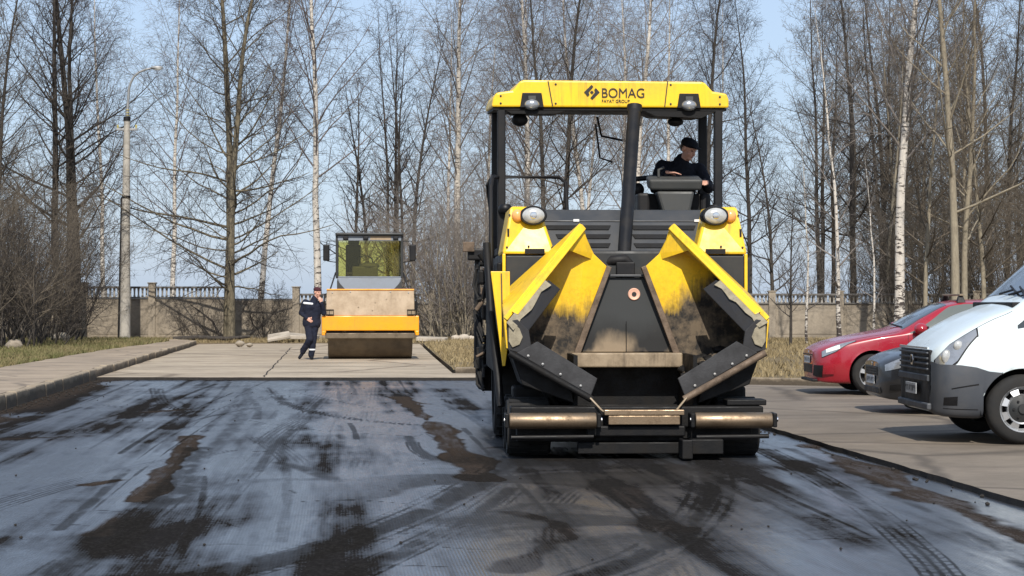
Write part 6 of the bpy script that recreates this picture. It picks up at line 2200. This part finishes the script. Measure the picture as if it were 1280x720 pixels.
ws = sh.patch('windshield', M['glass'], VN, 0.93, 2.05, 5.1, 7.0, 0.005, mirror_join=True, nu=20, nv=10)
MB().box(0.80, 0.92, -0.84, 0.84, 1.375, 1.435).build('cowl', M['black'], VN, bevel=0.01)
for v0, v1 in ((5.25, 6.3), (6.0, 6.95)):
    P = sh.at([0.94, 0.97, 1.01], [v0, (v0 + v1) / 2, v1])
    b = MB().tube([P[0, 0] + np.array((-.01, -.01, .02)), P[1, 1] + np.array((-.012, -.01, .022)), P[2, 2] + np.array((-.012, 0, .022))], 0.013, 6)
    b.tube([P[1, 1] + np.array((-.016, -.01, .026)), P[0, 2] + np.array((-.06, 0, .0))], 0.012, 6)
    b.build('wiper', M['black'], ws)
for side in (-1, 1):
    hi = lambda u: np.interp(u, [0.80, 1.05, 1.6, 2.2, 2.5], [4.12, 4.55, 4.80, 4.86, 4.86])
    lo = lambda u: np.interp(u, [0.80, 1.75, 2.5], [4.03, 4.02, 4.02])
    sh.patch('side_window', M['glass'], VN, 0.82, 1.40, lo, hi, 0.005, side, 14, 6)
    sh.patch('side_window', M['glass'], VN, 1.47, 2.45, lo, hi, 0.005, side, 16, 6)
    sh.patch('door_gap', M['black'], VN, 1.38, 1.386, 2.2, 4.0, 0.002, side, 2, 16)
    sh.patch('door_gap', M['black'], VN, 2.50, 2.506, 1.9, 4.9, 0.002, side, 2, 30)
    hl0 = lambda u: np.interp(u, [.03, .08, .22, .42], [3.55, 3.34, 3.52, 4.22])
    hl1 = lambda u: np.interp(u, [.03, .16, .42], [3.95, 4.45, 4.62])
    hd = sh.patch('headlight', M['headlamp'], VN, 0.03, 0.42, hl0, hl1, 0.010, side, 24, 8)
    sh.patch('bonnet_gap', M['black'], VN, 0.17, 0.79, lambda u: np.interp(u, [.17, .4, .79], [4.50, 4.66, 4.86]), lambda u: np.interp(u, [.17, .4, .79], [4.53, 4.69, 4.89]), 0.002, side, 24, 3)
    sh.patch('headlight_rim', M['black'], hd, 0.02, 0.435, lambda u: hl0(u) - 0.07, lambda u: hl1(u) + 0.06, 0.006, side, 24, 8)
    for (xa, va, rr) in ((0.12, 3.82, 0.085), (0.235, 4.10, 0.065)):
        c_ = sh.at([xa], [va])[0, 0]
        bw = MB()
        ell(bw, (c_[0], c_[1] * (1 if side < 0 else -1), c_[2]), (0.05, 0.030, rr * 0.9))
        bw.build('lamp_bowl', M['headlens'], hd, smooth=60)
    def v_at(u, z):
        vv = np.linspace(0.9, 4.2, 120)
        return float(np.interp(z, sh.at([u], vv)[0, :, 2], vv))
    def blo(u):
        d = VAX - u
        return 0.9 if d > 0.40 else v_at(u, 0.355 + math.sqrt(max(0.41 ** 2 - d * d, 0)) + 0.004)
    top = lambda u: max(v_at(u, np.interp(u, [0.0, .06, .25, .40, .52, .66], [.83, .80, .795, .775, .735, .72])), blo(u) + 0.02)
    sh.patch('bumper', M['vangrey'], VN, 0.004, 0.66, blo, top, 0.016, side, 40, 16)
    sh.patch('fog_lamp_recess', M['black'], VN, 0.10, 0.22, 1.95, 2.35, 0.019, side, 10, 6)
    sh.patch('bumper_crease', M['black'], VN, 0.16, 0.42, 2.62, 2.66, 0.018, side, 10, 3)
    sh.patch('bumper_crease', M['black'], VN, 0.10, 0.42, 1.72, 1.76, 0.018, side, 10, 3)
    sh.patch('sill_trim', M['vangrey'], VN, 1.30, 3.56, 1.1, 1.95, 0.010, side, 20, 5)
    mr = MB().box(1.50, 1.62, min(side * 1.10, side * 1.32), max(side * 1.10, side * 1.32), 1.42, 1.80)
    mr.box(1.53, 1.59, min(side * 1.0, side * 1.12), max(side * 1.0, side * 1.12), 1.45, 1.50)
    mr.build('mirror', M['vangrey'], VN, bevel=0.03)
    MB().box(2.25, 2.42, min(side * 1.03, side * 1.055), max(side * 1.03, side * 1.055), 1.12, 1.15).build('door_handle', M['vangrey'], VN, bevel=0.008)
# black grille with bars, emblem and plate on the flat nose
gr = MB().box(-0.02, 0.02, -0.70, 0.70, 0.36, 0.945).build('grille', M['black'], VN, bevel=0.015)
for z in (0.90, 0.845, 0.79, 0.735):
    MB().box(-0.042, -0.018, -0.68, 0.68, z, z + 0.022).build('grille_bar', M['vangrey'], gr, bevel=0.006)
MB().box(-0.036, -0.019, -0.70, 0.70, 0.952, 0.972).build('grille_trim', M['vanwhite'], gr)
MB().box(-0.045, -0.018, -0.72, 0.72, 0.62, 0.69).build('bumper_bar', M['vangrey'], gr, bevel=0.012)
MB().box(-0.05, 0.0, -0.74, 0.74, 0.33, 0.40).build('bumper_lip', M['vangrey'], gr, bevel=0.015)
b = MB()
em_ = [(-.07, .0), (-.035, .055), (.035, .055), (.07, .0), (.035, -.055), (-.035, -.055)]
b.plate([(-0.052, a, 0.83 + c_) for a, c_ in em_], (0.012, 0, 0))
bad = b.build('front_badge', M['chrome'], gr, bevel=0.004)
b = MB().plate([(-0.056, a * .6, 0.83 + c_ * .6) for a, c_ in em_], (0.003, 0, 0))
b.build('badge_inset', M['black'], bad)
plate_obj(gr, -0.05, -0.26, 0.26, 0.475, 0.59, 3)
